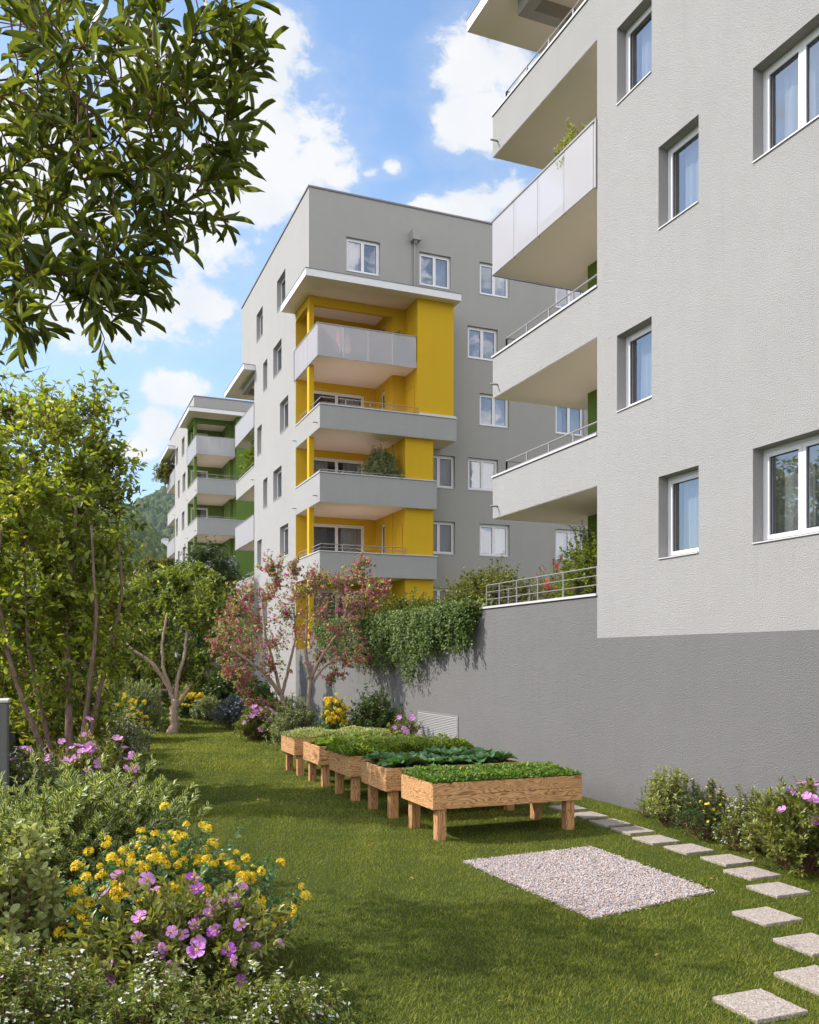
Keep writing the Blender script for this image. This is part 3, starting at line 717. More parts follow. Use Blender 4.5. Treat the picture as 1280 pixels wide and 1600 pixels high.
def hills():
    def hm(name,c1,c2):
        m,nt,out=newmat(name); P=coord(nt); n=noise(nt,P,.03,5,.6); principled(nt,out,mixc(nt,n.outputs[0],c1,c2),.95,0,None,.05); return m
    def sheet(name,t0,t1,y0,y1,hf,label,mat,st):
        ts=np.linspace(t0,t1,110); ys=np.arange(y0,y1,st); T,Y=np.meshgrid(ts,ys); X=T*Y; Z=hf(X,Y)
        nx,ny=len(ts),len(ys); idx=np.arange(nx*ny).reshape(ny,nx); Q=np.stack([idx[:-1,:-1],idx[:-1,1:],idx[1:,1:],idx[1:,:-1]],-1).reshape(-1,4)
        struct(raw_mesh(name,np.stack([X,Y,Z],-1).reshape(-1,3),Q,None,mat),label)
    def wood(name,label,t0,t1,y0,y1,hf,sp,rad,sub,mat,seed):
        r=np.random.default_rng(seed); n=int((t1-t0)*(y0+y1)/2*(y1-y0)/sp**2); t=t0+(t1-t0)*r.random(n); y=y0+(y1-y0)*np.sqrt(r.random(n)); x=t*y
        z=hf(x,y); v,f=ico(sub); k=len(v); s=rad*(.55+.8*r.random(n))
        W=v[None]*(1+.22*r.normal(size=(n,k,1)))*np.stack([s,s,s*(.9+.7*r.random(n))],1)[:,None,:]
        V=W+np.stack([x,y,z+s*.6],1)[:,None,:]
        f1=fbm(np.stack([x,y,x*0],1),.02,4); rn=np.clip(.42+.16*f1+.25*r.normal(size=n),0,1)
        o=raw_mesh(name,V.reshape(-1,3),(f[None]+(np.arange(n)*k)[:,None,None]).reshape(-1,3),{'rnd':np.repeat(rn,k)+0},mat); tag(o,label,'forest',kind='stuff')
    def cm(name,a,b,c):
        m,nt,out=newmat(name); at=N(nt,'ShaderNodeAttribute'); at.attribute_name='rnd'; col=ramp(nt,at.outputs['Fac'],[(0,a),(.6,b),(1,c)]); principled(nt,out,col,.9,0,None,.1); return m
    sheet('hills',-.25,.35,740,1300,near_h,'near hillside under the forest',hm('near_hill_soil',(.02,.035,.01),(.04,.055,.016)),9)
    sheet('hills',-.3,.5,1600,2400,far_h,'higher mountain ridge behind the near hillside',hm('far_hill_soil',(.02,.035,.014),(.035,.05,.018)),14)
    wood('hill_forest','dense green forest covering the near hillside',-.09,.2,760,1190,near_h,3.9,3.3,1,cm('near_forest',(.025,.05,.010),(.095,.13,.022),(.24,.23,.05)),31)
    wood('ridge_forest','dark blue green forest on the higher ridge behind',-.09,.22,1640,2210,far_h,8.5,7,1,cm('far_forest',(.02,.042,.014),(.055,.085,.022),(.11,.125,.035)),32)
hills()

def haze():
    m,nt,out=newmat('haze_air'); v=N(nt,'ShaderNodeVolumePrincipled'); v.inputs['Color'].default_value=(.80,.88,1,1); v.inputs['Density'].default_value=HAZE; v.inputs['Anisotropy'].default_value=.2
    nt.links.new(v.outputs[0],out.inputs['Volume'])
    b=MB(); b.box(-1200,1400,-350,2600,-8,760); o=b.build('haze',m); o['kind']='stuff'; o['label']='thin summer haze fading the far wooded hills'; o['category']='haze'
if HAZE>0: haze()

# ================================================================== BUILDINGS
class Plane:
    """local frame: u along the wall, d depth into the building, z up"""
    def __init__(s,axis,c,inward=1): s.a=axis; s.c=c; s.s=inward
    def pt(s,u,d,z):
        return (s.c+s.s*d,u,z) if s.a=='X' else (u,s.c+s.s*d,z)
    def box(s,mb,u0,u1,d0,d1,z0,z1,m=0):
        a=s.pt(u0,d0,z0); b=s.pt(u1,d1,z1); mb.box(a[0],b[0],a[1],b[1],z0,z1,m)
def wall_grid(mb,pl,u0,u1,z0,z1,holes,depth=.26,m=0):
    us=sorted({u0,u1,*[h[0] for h in holes],*[h[1] for h in holes]}); zs=sorted({z0,z1,*[h[2] for h in holes],*[h[3] for h in holes]})
    us=[u for u in us if u0<=u<=u1]; zs=[z for z in zs if z0<=z<=z1]
    for a,b in zip(us,us[1:]):
        for c,d in zip(zs,zs[1:]):
            mu,mz=(a+b)/2,(c+d)/2
            if any(h[0]<mu<h[1] and h[2]<mz<h[3] for h in holes): continue
            mb.quad([pl.pt(a,0,c),pl.pt(b,0,c),pl.pt(b,0,d),pl.pt(a,0,d)],m)
    for h in holes:
        a,b,c,d=h[:4]
        mb.quad([pl.pt(a,0,c),pl.pt(a,depth,c),pl.pt(a,depth,d),pl.pt(a,0,d)],m)
        mb.quad([pl.pt(b,0,c),pl.pt(b,depth,c),pl.pt(b,depth,d),pl.pt(b,0,d)],m)
        mb.quad([pl.pt(a,0,c),pl.pt(b,0,c),pl.pt(b,depth,c),pl.pt(a,depth,c)],m)
        mb.quad([pl.pt(a,0,d),pl.pt(b,0,d),pl.pt(b,depth,d),pl.pt(a,depth,d)],m)
def curtain_mb(pl,u0,u1,z0,z1,d,r,amp=.025,org=None):
    mb=MB(org); n=max(6,int((u1-u0)*26)); us=np.linspace(u0,u1,n+1); ph=r.random()*6
    dd=[d+amp*math.sin(i*1.55+ph)+amp*.6*math.sin(i*.7+2*ph) for i in range(n+1)]
    for i in range(n):
        mb.quad([pl.pt(us[i],dd[i],z0),pl.pt(us[i+1],dd[i+1],z0),pl.pt(us[i+1],dd[i+1]*.3+d*.7,z1),pl.pt(us[i],dd[i]*.3+d*.7,z1)])
    return mb
WR=random.Random(5)
def window(root,pl,u0,u1,z0,z1,dep=.22,sash=1,cur='both',room=1.6,pane='pane',name='window',sill=True,fw=.06):
    """frame set dep behind the wall face; curtains; a plastered room behind"""
    e=.004
    c=pl.pt((u0+u1)/2,dep,z0); f=MB(c)
    def ring(a,b,c_,d_,w,d0,d1):
        pl.box(f,a,a+w,d0,d1,c_,d_); pl.box(f,b-w,b,d0,d1,c_,d_); pl.box(f,a+w,b-w,d0,d1,c_,c_+w); pl.box(f,a+w,b-w,d0,d1,d_-w,d_)
    ring(u0+e,u1-e,z0+e,z1-e,fw,dep,dep+.07)
    iu0,iu1=u0+e+fw+.003,u1-e-fw-.003; iz0,iz1=z0+fw+.01,z1-fw-.01
    w=(iu1-iu0)/sash; sw=.065
    for i in range(sash):
        ring(iu0+i*w+.003,iu0+(i+1)*w-.003,iz0,iz1,sw,dep-.012,dep+.058)
    fr=f.build(name,M['frame'],root)
    for i in range(sash):
        p=MB(c); a,b=iu0+i*w+sw+.004,iu0+(i+1)*w-sw-.004
        p.quad([pl.pt(a-.01,dep+.025,iz0+sw-.006),pl.pt(b+.01,dep+.025,iz0+sw-.006),pl.pt(b+.01,dep+.025,iz1-sw+.006),pl.pt(a-.01,dep+.025,iz1-sw+.006)])
        p.build('pane',M[pane],fr)
        g=MB(c)
        for (a0,b0,c0,d0) in ((a,a+.012,iz0+sw,iz1-sw),(b-.012,b,iz0+sw,iz1-sw),(a+.012,b-.012,iz0+sw,iz0+sw+.012),(a+.012,b-.012,iz1-sw-.012,iz1-sw)):
            pl.box(g,a0,b0,dep+.012,dep+.022,c0,d0)
        g.build('gasket',M['dark'],fr)
    if sill:
        s=MB(c); pl.box(s,u0+.006,u1-.006,-.022,dep-.002,z0+.003,z0+.022); s.build('sill',M['cap'],fr)
    # curtains
    cd=dep+.2
    W=u1-u0
    spans={'both':[(u0+.02,u0+W*.36),(u1-W*.36,u1-.02)],'full':[(u0+.02,u1-.02)],'left':[(u0+.02,u0+W*.42)],'right':[(u1-W*.4,u1-.02)],'most':[(u0+.02,u1-W*.2)],'none':[]}[cur]
    for a,b in spans: curtain_mb(pl,a,b,z0-.05,z1+.02,cd,WR,org=c).build('curtain',M['curtain'],fr,smooth=True)
    rm=MB(c); y0,y1=u0-.02,u1+.02; a,b,c0,d0=dep+.075,dep+room,z0-.02,z1+.02
    q=lambda *P: rm.quad([pl.pt(*p) for p in P])
    q((y0,b,c0),(y1,b,c0),(y1,b,d0),(y0,b,d0)); q((y0,a,c0),(y0,b,c0),(y0,b,d0),(y0,a,d0)); q((y1,a,c0),(y1,b,c0),(y1,b,d0),(y1,a,d0))
    q((y0,a,d0),(y1,a,d0),(y1,b,d0),(y0,b,d0)); q((y0,a,c0),(y1,a,c0),(y1,b,c0),(y0,b,c0))
    rm.build('room',M['room'],fr)
    return fr

def coping(parent,segs,top):
    """segs: (x0,x1,y0,y1) rectangles of the wall top; thin metal cover with a dark strip for the shaded gap below it"""
    mb=MB(); 
    for x0,x1,y0,y1 in segs: mb.box(x0,x1,y0,y1,top,top+.05)
    return mb.build('coping',M['cap'],parent)
def rail(parent,pts,z0,hts,post_n,name='railing',h=.4,postr=.02,upto=None):
    """handrails along a polyline of (x,y) at heights hts above z0, with posts"""
    mb=MB((pts[0][0],pts[0][1],z0))
    for k,hh in enumerate(hts):
        t=.019 if k==0 else .013
        mb.tube([(x,y,z0+hh) for x,y in pts],t,8)
    for (a,b),n in zip(zip(pts,pts[1:]),post_n):
        for i in range(n+1):
            t=i/n; x=a[0]+(b[0]-a[0])*t; y=a[1]+(b[1]-a[1])*t
            mb.box(x-.012,x+.012,y-.022,y+.022,z0,z0+max(hts))
    return mb.build(name,M['steel'],parent)
def spout(parent,x,y,z):
    mb=MB((x,y,z)); mb.tube([(x+.05,y,z),(x-.19,y,z-.004)],.022,10); return mb.build('water_spout',M['steel'],parent,smooth=True)

def solid_balcony(root,X0,X1,Ya,Yb,zb,zt,t=.16,side='near',slab_y=None,railh=.30,wallm='wall',right=False):
    """parapet flush with the wall plane at X0, from Ya (outer end) to Yb (where it meets the wall); outer end parapet at Ya"""
    s=1 if Yb>Ya else -1
    xi=X0+t
    mb=MB((X0,Ya,zb))
    mb.box(X0,xi,Ya,Yb,zb,zt)                           # side parapet, flush
    mb.box(xi,X1,Ya,Ya+s*t,zb+.002,zt-.001)             # end parapet
    if right: mb.box(X1,X1-t,Ya+s*t,slab_y if slab_y else Yb,zb+.003,zt-.002)
    b=mb.build('balcony',[M['wall']],root)
    sl=MB((X0,Ya,zb)); sl.box(xi,X1-(t if right else .01),Ya+s*t,(slab_y if slab_y else Yb),zb+.004,zb+.24); 
    sl.build('slab',M['soffit'],b)
    # plaster skin under the parapet
    u=MB((X0,Ya,zb)); u.box(X0+.012,X1-.012,Ya+s*.012,Yb-s*.004,zb-.012,zb-.001); u.build('soffit',M['soffit'],b)
    o=.028
    y_out=Ya-s*o
    cp=MB((X0,Ya,zt)); cp.box(X0-o,xi+o,y_out,Yb,zt+.012,zt+.055); cp.box(xi+o,X1+(o if right else 0),y_out,Ya+s*(t+o),zt+.012,zt+.054); cp.build('coping',M['cap'],b)
    dk=MB((X0,Ya,zt)); dk.box(X0-.010,xi,Ya-s*.010,Yb,zt+.0005,zt+.0115); dk.box(xi,X1,Ya-s*.010,Ya+s*t,zt+.0005,zt+.0113); dk.build('shade_gap_strip',M['dark'],b)  # dark strip stands in for the shaded gap under the coping
    return b
def glass_balcony(root,X0,X1,Ya,Yb,zb,zt,nside,nend,slab_y=None):
    s=1 if Yb>Ya else -1
    sl=MB((X0,Ya,zb)); sl.box(X0+.03,X1,Ya+s*.03,slab_y if slab_y else Yb,zb+.03,zb+.24); b=sl.build('balcony',M['soffit'],root)
    ed=MB((X0,Ya,zb)); ed.box(X0+.010,X0+.028,Ya+s*.010,Yb,zb+.03,zb+.25); ed.box(X0+.028,X1,Ya+s*.010,Ya+s*.028,zb+.03,zb+.25); ed.build('edge_band',M['frame'],b)
    # panels
    def panels(axis,c,a,bb,n):
        for i in range(n):
            p=MB((X0,Ya,zb)); u0=a+(bb-a)*i/n; u1=a+(bb-a)*(i+1)/n; g=.012*(1 if u1>u0 else -1)
            pl=Plane(axis,c,1)
            pl.box(p,u0+g,u1-g,-.006,.006,zb+.005,zt-.03); p.build('glass_panel',M['frost'],b)
    panels('X',X0-.012,Ya+s*.01,Yb-s*.10,nside); panels('Y',Ya-s*.012,X0+.01,X1-.05,nend)
    for i in range(nside+1):
        y=Ya+s*.01+(Yb-s*.10-Ya-s*.01)*i/nside; pm=MB((X0,y,zb)); pm.box(X0-.004,X0+.03,y-.014,y+.014,zb-.03,zt-.03); pm.build('post',M['cap'],b)
    for i in range(1,nend+1):
        x=X0+.01+(X1-.05-X0-.01)*i/nend; pm=MB((x,Ya,zb)); pm.box(x-.014,x+.014,Ya-.02,Ya+.02,zb-.01,zt-.03); pm.build('post',M['cap'],b)
    h=MB((X0,Ya,zt)); h.box(X0-.035,X0+.02,Ya-s*.035,Yb-s*.06,zt-.03,zt+.012); h.box(X0+.02,X1,Ya-s*.035,Ya+s*.02,zt-.03,zt+.011)
    h.box(X0-.03,X0+.02,Yb-s*.05,Yb-s*.002,zb-.04,zt+.012)
    h.box(X0-.022,X0-.004,Ya,Yb-s*.06,zb-.012,zb+.003); h.box(X0,X1,Ya-s*.022,Ya-s*.004,zb-.012,zb+.003)
    h.build('railing',M['steel'],b)
    return b
def canopy(root,x0,x1,y0,y1,z,t=.26,name='canopy'):
    mb=MB((x0,y0,z)); mb.box(x0,x1,y0,y1,z,z+t); c=mb.build(name,M['soffit'],root)
    f=MB((x0,y0,z)); e=.008
    f.box(x0-e,x1+e,y0-e,y0-.0005,z+.002,z+t); f.box(x0-e,x0-.0005,y0,y1+e,z+.002,z+t-.0005); f.box(x1+.0005,x1+e,y0,y1+e,z+.002,z+t-.001); f.box(x0,x1,y1+.0005,y1+e,z+.002,z+t-.0015)
    f.build('fascia',M['white'],c)
    k=MB((x0,y0,z)); k.box(x0-.022,x1+.022,y0-.022,y1+.022,z+t+.0005,z+t+.03); k.build('metal_edge',M['darkcap'],c)
    return c
SL=[3.20,6.10,9.00,11.93,14.84,17.75]; WB=[4.49,7.38,10.26,13.15,16.08,19.02]; WH=1.45

def roof_edge(root,x0,x1,y0,y1,z):
    k=MB((x0,y0,z)); o=.04; w=.4
    k.box(x0-o,x1+o,y0-o,y0+w,z,z+.07); k.box(x0-o,x1+o,y1-w,y1+o,z,z+.07); k.box(x0-o,x0+w,y0+w,y1-w,z,z+.069); k.box(x1-w,x1+o,y0+w,y1-w,z,z+.069)
    k.build('roof_edge',M['darkcap'],root)
    q=MB((x0,y0,z)); q.box(x0+w,x1-w,y0+w,y1-w,z-.5,z-.4); q.build('roof',M['cap'],root)

# ------------------------------------------------ near building on the right
def near_building():
    root=thing('apartment_building','nearest pale stucco apartment building filling the right side, dark grey plinth, frosted glass balcony','apartment building',(XW,14.6,0))
    inv=root.matrix_world
    px=Plane('X',XW,1); Y0,Yc,Ye,X1=-7.0,14.611,17.78,26.0
    holes=[]
    A=[(12.924,13.962)];  B=[(11.698,12.735)]; C=[(8.95,10.486)]
    wins=[]
    for k,zb in enumerate(WB[:6]):
        if k%2==1: wins+= [(12.924,13.962,zb,1)]
        else: wins+= [(11.698,12.735,zb,1),(8.95,10.486,zb,2)]
    # more of the same rows beyond the frame edge
    for k,zb in enumerate(WB[:6]):
        wins+=[(5.6,7.1,zb,2)] if k%2==0 else [(7.0,8.04,zb,1),(4.2,5.2,zb,1)]
    hl=[(a,b,z,z+WH) for a,b,z,_ in wins]
    mb=MB((XW,Yc,0)); wall_grid(mb,px,Y0,Yc,3.16,22.2,hl,.26)
    mb.quad([(XW,Yc,17.75),(XW,Ye,17.75),(XW,Ye,22.2),(XW,Yc,22.2)])
    # far face above the loggia, near (hidden) face and right side
    mb.quad([(XW,Ye,17.75),(X1,Ye,17.75),(X1,Ye,22.2),(XW,Ye,22.2)]); mb.quad([(XW,Y0,0),(X1,Y0,0),(X1,Y0,22.2),(XW,Y0,22.2)]); mb.quad([(X1,Y0,0),(X1,Ye,0),(X1,Ye,22.2),(X1,Y0,22.2)])
    mb.quad([(15.6,Ye,3.3),(X1,Ye,3.3),(X1,Ye,17.75),(15.6,Ye,17.75)])
    mb.build('wall',M['wall'],root)
    b=MB((XW,Yc,0)); b.box(XW,XW+.4,Y0,Yc,-.4,3.159); b.build('plinth',M['base'],root)
    g=MB((XW,Yc,0))   # green loggia walls: back, side, far face of the block
    g.quad([(11.76,Yc,3.3),(11.76,Ye,3.3),(11.76,Ye,17.75),(11.76,Yc,17.75)])
    g.quad([(11.76,Ye,3.3),(15.6,Ye,3.3),(15.6,Ye,17.75),(11.76,Ye,17.75)])
    g.build('green_wall',M['green'],root)
    g=MB((XW,Yc,0)); g.quad([(XW,Yc+.001,3.3),(11.76,Yc+.001,3.3),(11.76,Yc+.001,17.75),(XW,Yc+.001,17.75)]); g.build('loggia_back_wall',M['white'],root)  # unseen back wall coloured white to bounce sun onto the soffits
    for a,bb,z,s in wins: window(root,px,a,bb,z,z+WH,.2,s,cur={1:'most',2:'full'}[s])
    YB=19.0
    for zb,zt in ((6.13,7.10),(9.03,9.99),(14.83,15.80)):
        bal=solid_balcony(root,XW,13.6,YB,Yc+.002,zb,zt,slab_y=Yc+.002)
        rail(bal,[(XW+.08,Yc+.02),(XW+.08,18.45),(13.4,18.45)],zt+.05,[.26,.06],[4,3])
        spout(root,XW,18.75,zb+.26)
    glass_balcony(root,XW,13.6,YB,Yc+.002,11.985,13.29,5-1,3,slab_y=Yc+.002)
    canopy(root,9.25,13.9,Yc-.4,19.1,17.75)
    bm=MB((XW,Ye,17.5)); bm.box(XW+.003,11.75,Ye-.28,Ye-.003,17.42,17.748); bm.box(XW+.004,XW+.28,Yc+.004,Ye-.28,17.422,17.748); bm.build('beam',M['front'],root)
    roof_edge(root,XW,X1,Y0,Ye,22.2)
    return root
near_building()

# ------------------------------------------------ terrace wall with coping, railing
def terrace():
    t=thing('retaining_wall','grey stucco garden retaining wall with low metal rail on its coping, joined to the nearest building','wall',(XW,19,0))
    mb=MB((XW,19,0)); mb.box(XW,XW+.3,14.611,19.62,-.4,3.97); mb.box(XW,XW+.3,19.621,35.3,-.4,3.80); mb.build('wall',M['base'],t)
    c=MB((XW,19,4)); c.box(XW-.035,XW+.33,14.615,19.64,3.985,4.035); c.build('coping',M['cap'],t)
    c=MB((XW,19,4)); c.box(XW-.014,XW+.3,14.615,19.63,3.971,3.9845); c.build('shade_gap_strip',M['dark'],t)  # dark strip drawn as the shaded line below the coping
    r_=MB((XW,19,4)); ys=[14.75,16.0,17.05,18.0,18.85,19.52]
    for h in (.53,.36,.18): r_.tube([(XW+.10,14.63,4.035+h),(XW+.10,19.52,4.035+h),(11.2,19.52,4.035+h)],.014 if h>.5 else .010,8)
    for y in ys: r_.box(XW+.09,XW+.11,y-.018,y+.018,4.035,4.575)
    for x in (10.6,11.2): r_.box(x-.02,x+.02,19.5,19.54,4.035,4.575)
    r_.build('railing',M['steel'],t)
    v=thing('ventilation_grille','white louvred air grille set in the grey retaining wall behind the planters','vent',(XW,22.3,.95))
    f=MB(); f.box(-.02,-.002,-1.37,-1.33,-.62,.32); f.box(-.02,-.002,1.33,1.37,-.62,.32); f.box(-.02,-.002,-1.33,1.33,.29,.32); f.box(-.02,-.002,-1.33,1.33,-.62,-.59); f.build('frame',M['vent'],v)
    k=MB(); k.box(-.006,-.003,-1.33,1.33,-.59,.29); k.build('backing',M['dark'],v)
    l=MB()
    for i in range(19):
        z=-.575+i*.0455; b=len(l.v); l.v+=[(-.008,-1.33,z+.034),(-.008,1.33,z+.034),(-.032,1.33,z),(-.032,-1.33,z),(-.008,-1.33,z+.028),(-.008,1.33,z+.028),(-.028,1.33,z-.004),(-.028,-1.33,z-.004)]
        for q in ((0,1,2,3),(7,6,5,4),(3,2,6,7),(0,3,7,4),(1,0,4,5),(2,1,5,6)): l.f.append(tuple(b+j for j in q)); l.m.append(0)
    l.build('slats',M['vent'],v)
    q=MB(); q.box(XW+.31,15.5,14.72,19.4,3.46,3.50); struct(q.build('bounce_paving',plain('bounce_paving',(.50,.46,.42),.8,0,.15,5)),'unseen pale paving added on the raised terrace to bounce light to the balconies')  # pale sheet added to bounce sun up onto the balcony soffits
    g=MB(); g.box(XW+.301,30,14.7,35.3,3.0,3.45); struct(g.build('terrace_ground',GM),'raised terrace soil behind the retaining wall')
terrace()

# ------------------------------------------------ loggia end shared by the yellow and green buildings
def loggia_end(root,Yf,Yr,Ybal,Yg,acc,levels,glass_z,can_z,xr,blocks,nend,top,par_x,dw=(10.46,13.04)):
    """near end of a block: recess from Yf back to Yr, balconies out to Ybal. acc = accent material"""
    z0=3.2; zt=can_z
    a=MB((XW,Yf,z0))
    plb=Plane('Y',Yr,1); dh=[]
    lv=[z for z in SL if z<zt-.5]
    for z in lv: dh.append((dw[0],dw[1],z+.24,z+2.62))
    wall_grid(a,plb,XW,xr,z0,zt,dh,.14)
    pls=Plane('X',xr,1); sh=[(Yr-1.15,Yr-.55,z+.24,z+2.62) for z in lv]
    wall_grid(a,pls,Yf,Yr,z0,zt,sh,.16)
    for bx0,bx1,bz0,bz1 in blocks:
        a.quad([(xr,Yf-.003,bz0),(bx0+.1,Yf-.003,bz0),(bx0+.1,Yf-.003,bz1+.02),(xr,Yf-.003,bz1+.02)])
        a.box(bx0,bx1,Ybal+.2,Yf-.004,bz0,bz1)
    a.box(XW+.006,XW+.21,Yf,Yf+.30,z0,zt)                                            # corner column
    a.box(XW+.21,xr,Yf+.02,Yf+.22,zt-.36,zt-.002); a.box(XW+.002,XW+.2,Yf+.30,Yr-.002,zt-.36,zt-.002)
    acw=a.build('accent_wall',acc,root)
    # storage doors in the side of the block
    for z in lv:
        bx=[b for b in blocks if b[2]<=z+.5<=b[3]]
        if not bx: continue
        x=bx[0][0]; d=MB((x,Yf,z)); d.box(x-.012,x-.002,Ybal+.55,Ybal+1.25,z+.26,z+2.25); d.box(x-.03,x-.012,Ybal+.5,Ybal+.55,z+.26,z+2.3); d.box(x-.03,x-.012,Ybal+.55,Ybal+1.3,z+2.25,z+2.3); d.box(x-.03,x-.012,Ybal+1.25,Ybal+1.3,z+.26,z+2.25)
        d.build('storage_door',acc,root)
    for i,z in enumerate(lv):
        window(root,plb,dw[0],dw[1],z+.24,z+2.62,.08,2 if dw[1]-dw[0]>2 else 1,cur=['both','right','both','right','both','left'][i%6],pane='pane2',name='sliding_door',sill=False,room=3.2,fw=.075)
        window(root,pls,Yr-1.15,Yr-.55,z+.24,z+2.62,.1,1,cur='none',name='loggia_door',sill=False,room=1.0)
    for (zb,zt_,xx,rl) in levels:
        bal=solid_balcony(root,XW,xx,Ybal,Yr-.003,zb,zt_,right=True,slab_y=Yf-.006)
        inn=MB((XW,Yf,zb)); inn.box(XW+.16,xr-.003,Yf-.005,Yr-.004,zb+.005,zb+.24); inn.build('floor_slab',M['soffit'],bal)
        bx=[b for b in blocks if b[2]<=zb+1.1<=b[3]+.3]; xl=(bx[0][0] if bx else xx)-.05
        rail(bal,[(XW+.08,Yr-.3),(XW+.08,Ybal+.10),(xl,Ybal+.10)],zt_+.052,rl,[3,4])
        spout(root,XW,Ybal+.35,zb+.27); spout(root,XW,Yr-.1,zb+.27)
    for (zb,zt_,xx) in glass_z:
        gb=glass_balcony(root,XW,xx,Yg,Yr+.25,zb,zt_,5,nend,slab_y=Yf-.006)
        inn=MB((XW,Yf,zb)); inn.box(XW+.03,xr-.003,Yf-.005,Yr-.004,zb+.03,zb+.24); inn.build('floor_slab',M['soffit'],gb)

def far_end(root,Yc,Ye,YB,solid,glass,can_z,acc,bx=11.76,cany=51.0):
    g=MB((XW,Ye,3)); g.quad([(XW+.001,Yc,3.2),(bx,Yc,3.2),(bx,Yc,can_z),(XW+.001,Yc,can_z)]); g.quad([(bx,Yc,3.2),(bx,Ye,3.2),(bx,Ye,can_z),(bx,Yc,can_z)])
    g.quad([(bx,Ye,3.2),(15.6,Ye,3.2),(15.6,Ye,can_z),(bx,Ye,can_z)]); g.build('loggia_wall',acc,root)
    for zb,zt in solid:
        bal=solid_balcony(root,XW,13.6,YB,Yc+.002,zb,zt,slab_y=Yc+.002); rail(bal,[(XW+.08,Yc+.02),(XW+.08,YB-.5)],zt+.05,[.26,.06],[4]); spout(root,XW,Yc+.15,zb+.27)
    for zb,zt in glass: glass_balcony(root,XW,13.6,YB+.2,Yc+.002,zb,zt,4,3,slab_y=Yc+.002)
    canopy(root,9.28,13.9,Yc-.2,cany,can_z)
    bm=MB((XW,Ye,can_z)); bm.box(XW+.003,bx-.01,Ye-.28,Ye-.003,can_z-.33,can_z-.002); bm.box(XW+.004,XW+.25,Yc+.01,Ye-.28,can_z-.33,can_z-.003); bm.build('beam',M['front'],root)

def block(label,Yf,Yr,Yc,Ye,X1,can_z,top,fw,lw,xe):
    root=thing('apartment_building',label,'apartment building',(XW,Yf,0))
    py=Plane('Y',Yf,1); px=Plane('X',XW,1)
    mb=MB((XW,Yf,0)); hl=[(w[0],w[1],w[2],w[2]+WH) for w in lw]
    lo=[h for h in hl if h[3]<can_z]; hi=[h for h in hl if h[2]>can_z-.2]
    wall_grid(mb,px,Yr,Yc,-.4,can_z,lo,.26); wall_grid(mb,px,Yf,Ye,can_z,top,hi,.26)
    mb.quad([(XW,Ye,can_z),(X1,Ye,can_z),(X1,Ye,top),(XW,Ye,top)]); mb.quad([(15.6,Ye,0),(X1,Ye,0),(X1,Ye,can_z),(15.6,Ye,can_z)]); mb.quad([(X1,Yf,0),(X1,Ye,0),(X1,Ye,top),(X1,Yf,top)])
    mb.build('wall',M['wall'],root)
    pl_=MB((XW,Yf,0)); pl_.box(XW+.001,15.6,Yf-.001,Yr+.001,-.4,3.19); pl_.build('plinth',M['base'],root)
    f=MB((XW,Yf,0)); hf=[(w[0],w[1],w[2],w[2]+WH) for w in fw]
    wall_grid(f,py,XW,X1,can_z,top,[h for h in hf if h[2]>can_z-.2],.2); wall_grid(f,py,xe,X1,3.0,can_z,[h for h in hf if h[3]<can_z],.2)
    f.build('front_wall',M['front'],root)
    cyc=['left','full','right','none','both','full','right','full','both','left','full','both','right','none']
    for i,w in enumerate(fw): window(root,py,w[0],w[1],w[2],w[2]+WH,.12,2,cur=w[3] if len(w)>3 else cyc[i%len(cyc)])
    for i,w in enumerate(lw): window(root,px,w[0],w[1],w[2],w[2]+WH,.2,1,cur='right')
    roof_edge(root,XW,X1,Yf,Ye,top)
    return root
# yellow block
fw=[(11.49,13.0,19.0,'left'),(14.80,16.31,18.95,'right'),(17.71,19.22,19.0,'right'),(17.12,18.63,16.08,'none'),(17.70,19.21,13.15,'right'),(15.0,16.51,10.22,'full'),(17.13,18.65,10.24,'full'),(15.0,16.51,7.33,'full'),(17.70,19.23,7.34,'right'),
    (21.62,23.16,13.15,'both'),(21.62,23.2,7.32,'left'),(21.62,23.2,18.98,'none'),(15.0,16.51,4.42,'full'),(21.62,23.2,10.24,'full'),(21.62,23.2,16.08,'none')]
lw=[(38.75,40.30,13.15),(38.75,40.30,7.40),(39.99,41.63,16.10),(39.99,41.63,10.24),(39.28,40.88,19.01),(42.87,43.78,16.07),(42.84,43.78,10.24),(44.11,45.15,13.15),(44.11,45.15,7.36),(43.88,45.32,19.03),(42.87,43.78,4.42)]
yb=block('grey and white apartment building in the middle with ochre yellow corner loggias',35.337,37.447,45.843,49.048,27.5,17.75,22.2,fw,lw,13.58)
canopy(yb,9.26,15.96,33.55,37.55,17.75,.28)
loggia_end(yb,35.337,37.447,33.752,34.05,M['yellow'],
    [(6.08,7.0,14.93,[.28,.14]),(9.0,10.13,14.93,[.10]),(11.92,12.83,15.846,[.28,.07])],[(14.86,16.17,14.15)],17.75,13.56,
    [(13.60,14.86,3.2,6.075),(13.60,14.86,6.095,8.995),(13.60,14.86,9.015,11.9),(14.15,15.80,12.17,17.745)],4,22.2,15.846)
far_end(yb,45.843,49.048,50.726,[(11.86,12.80),(6.1,7.05)],[(14.90,16.13),(9.0,10.3)],17.75,M['green'])
d=MB((14.56,35.3,20.9)); d.box(14.37,14.75,34.98,35.33,20.72,21.16); d.lathe((14.56,35.16,20.6),[(.05,0),(.12,.13)],12); d.tube([(14.56,35.25,20.66),(14.56,35.25,18.06)],.045,10); d.build('downpipe',M['front'],yb)
p=MB((15.2,33.85,12.9)); p.box(14.16,15.83,33.77,33.94,12.89,12.96); p.build('ledge',M['cap'],yb)
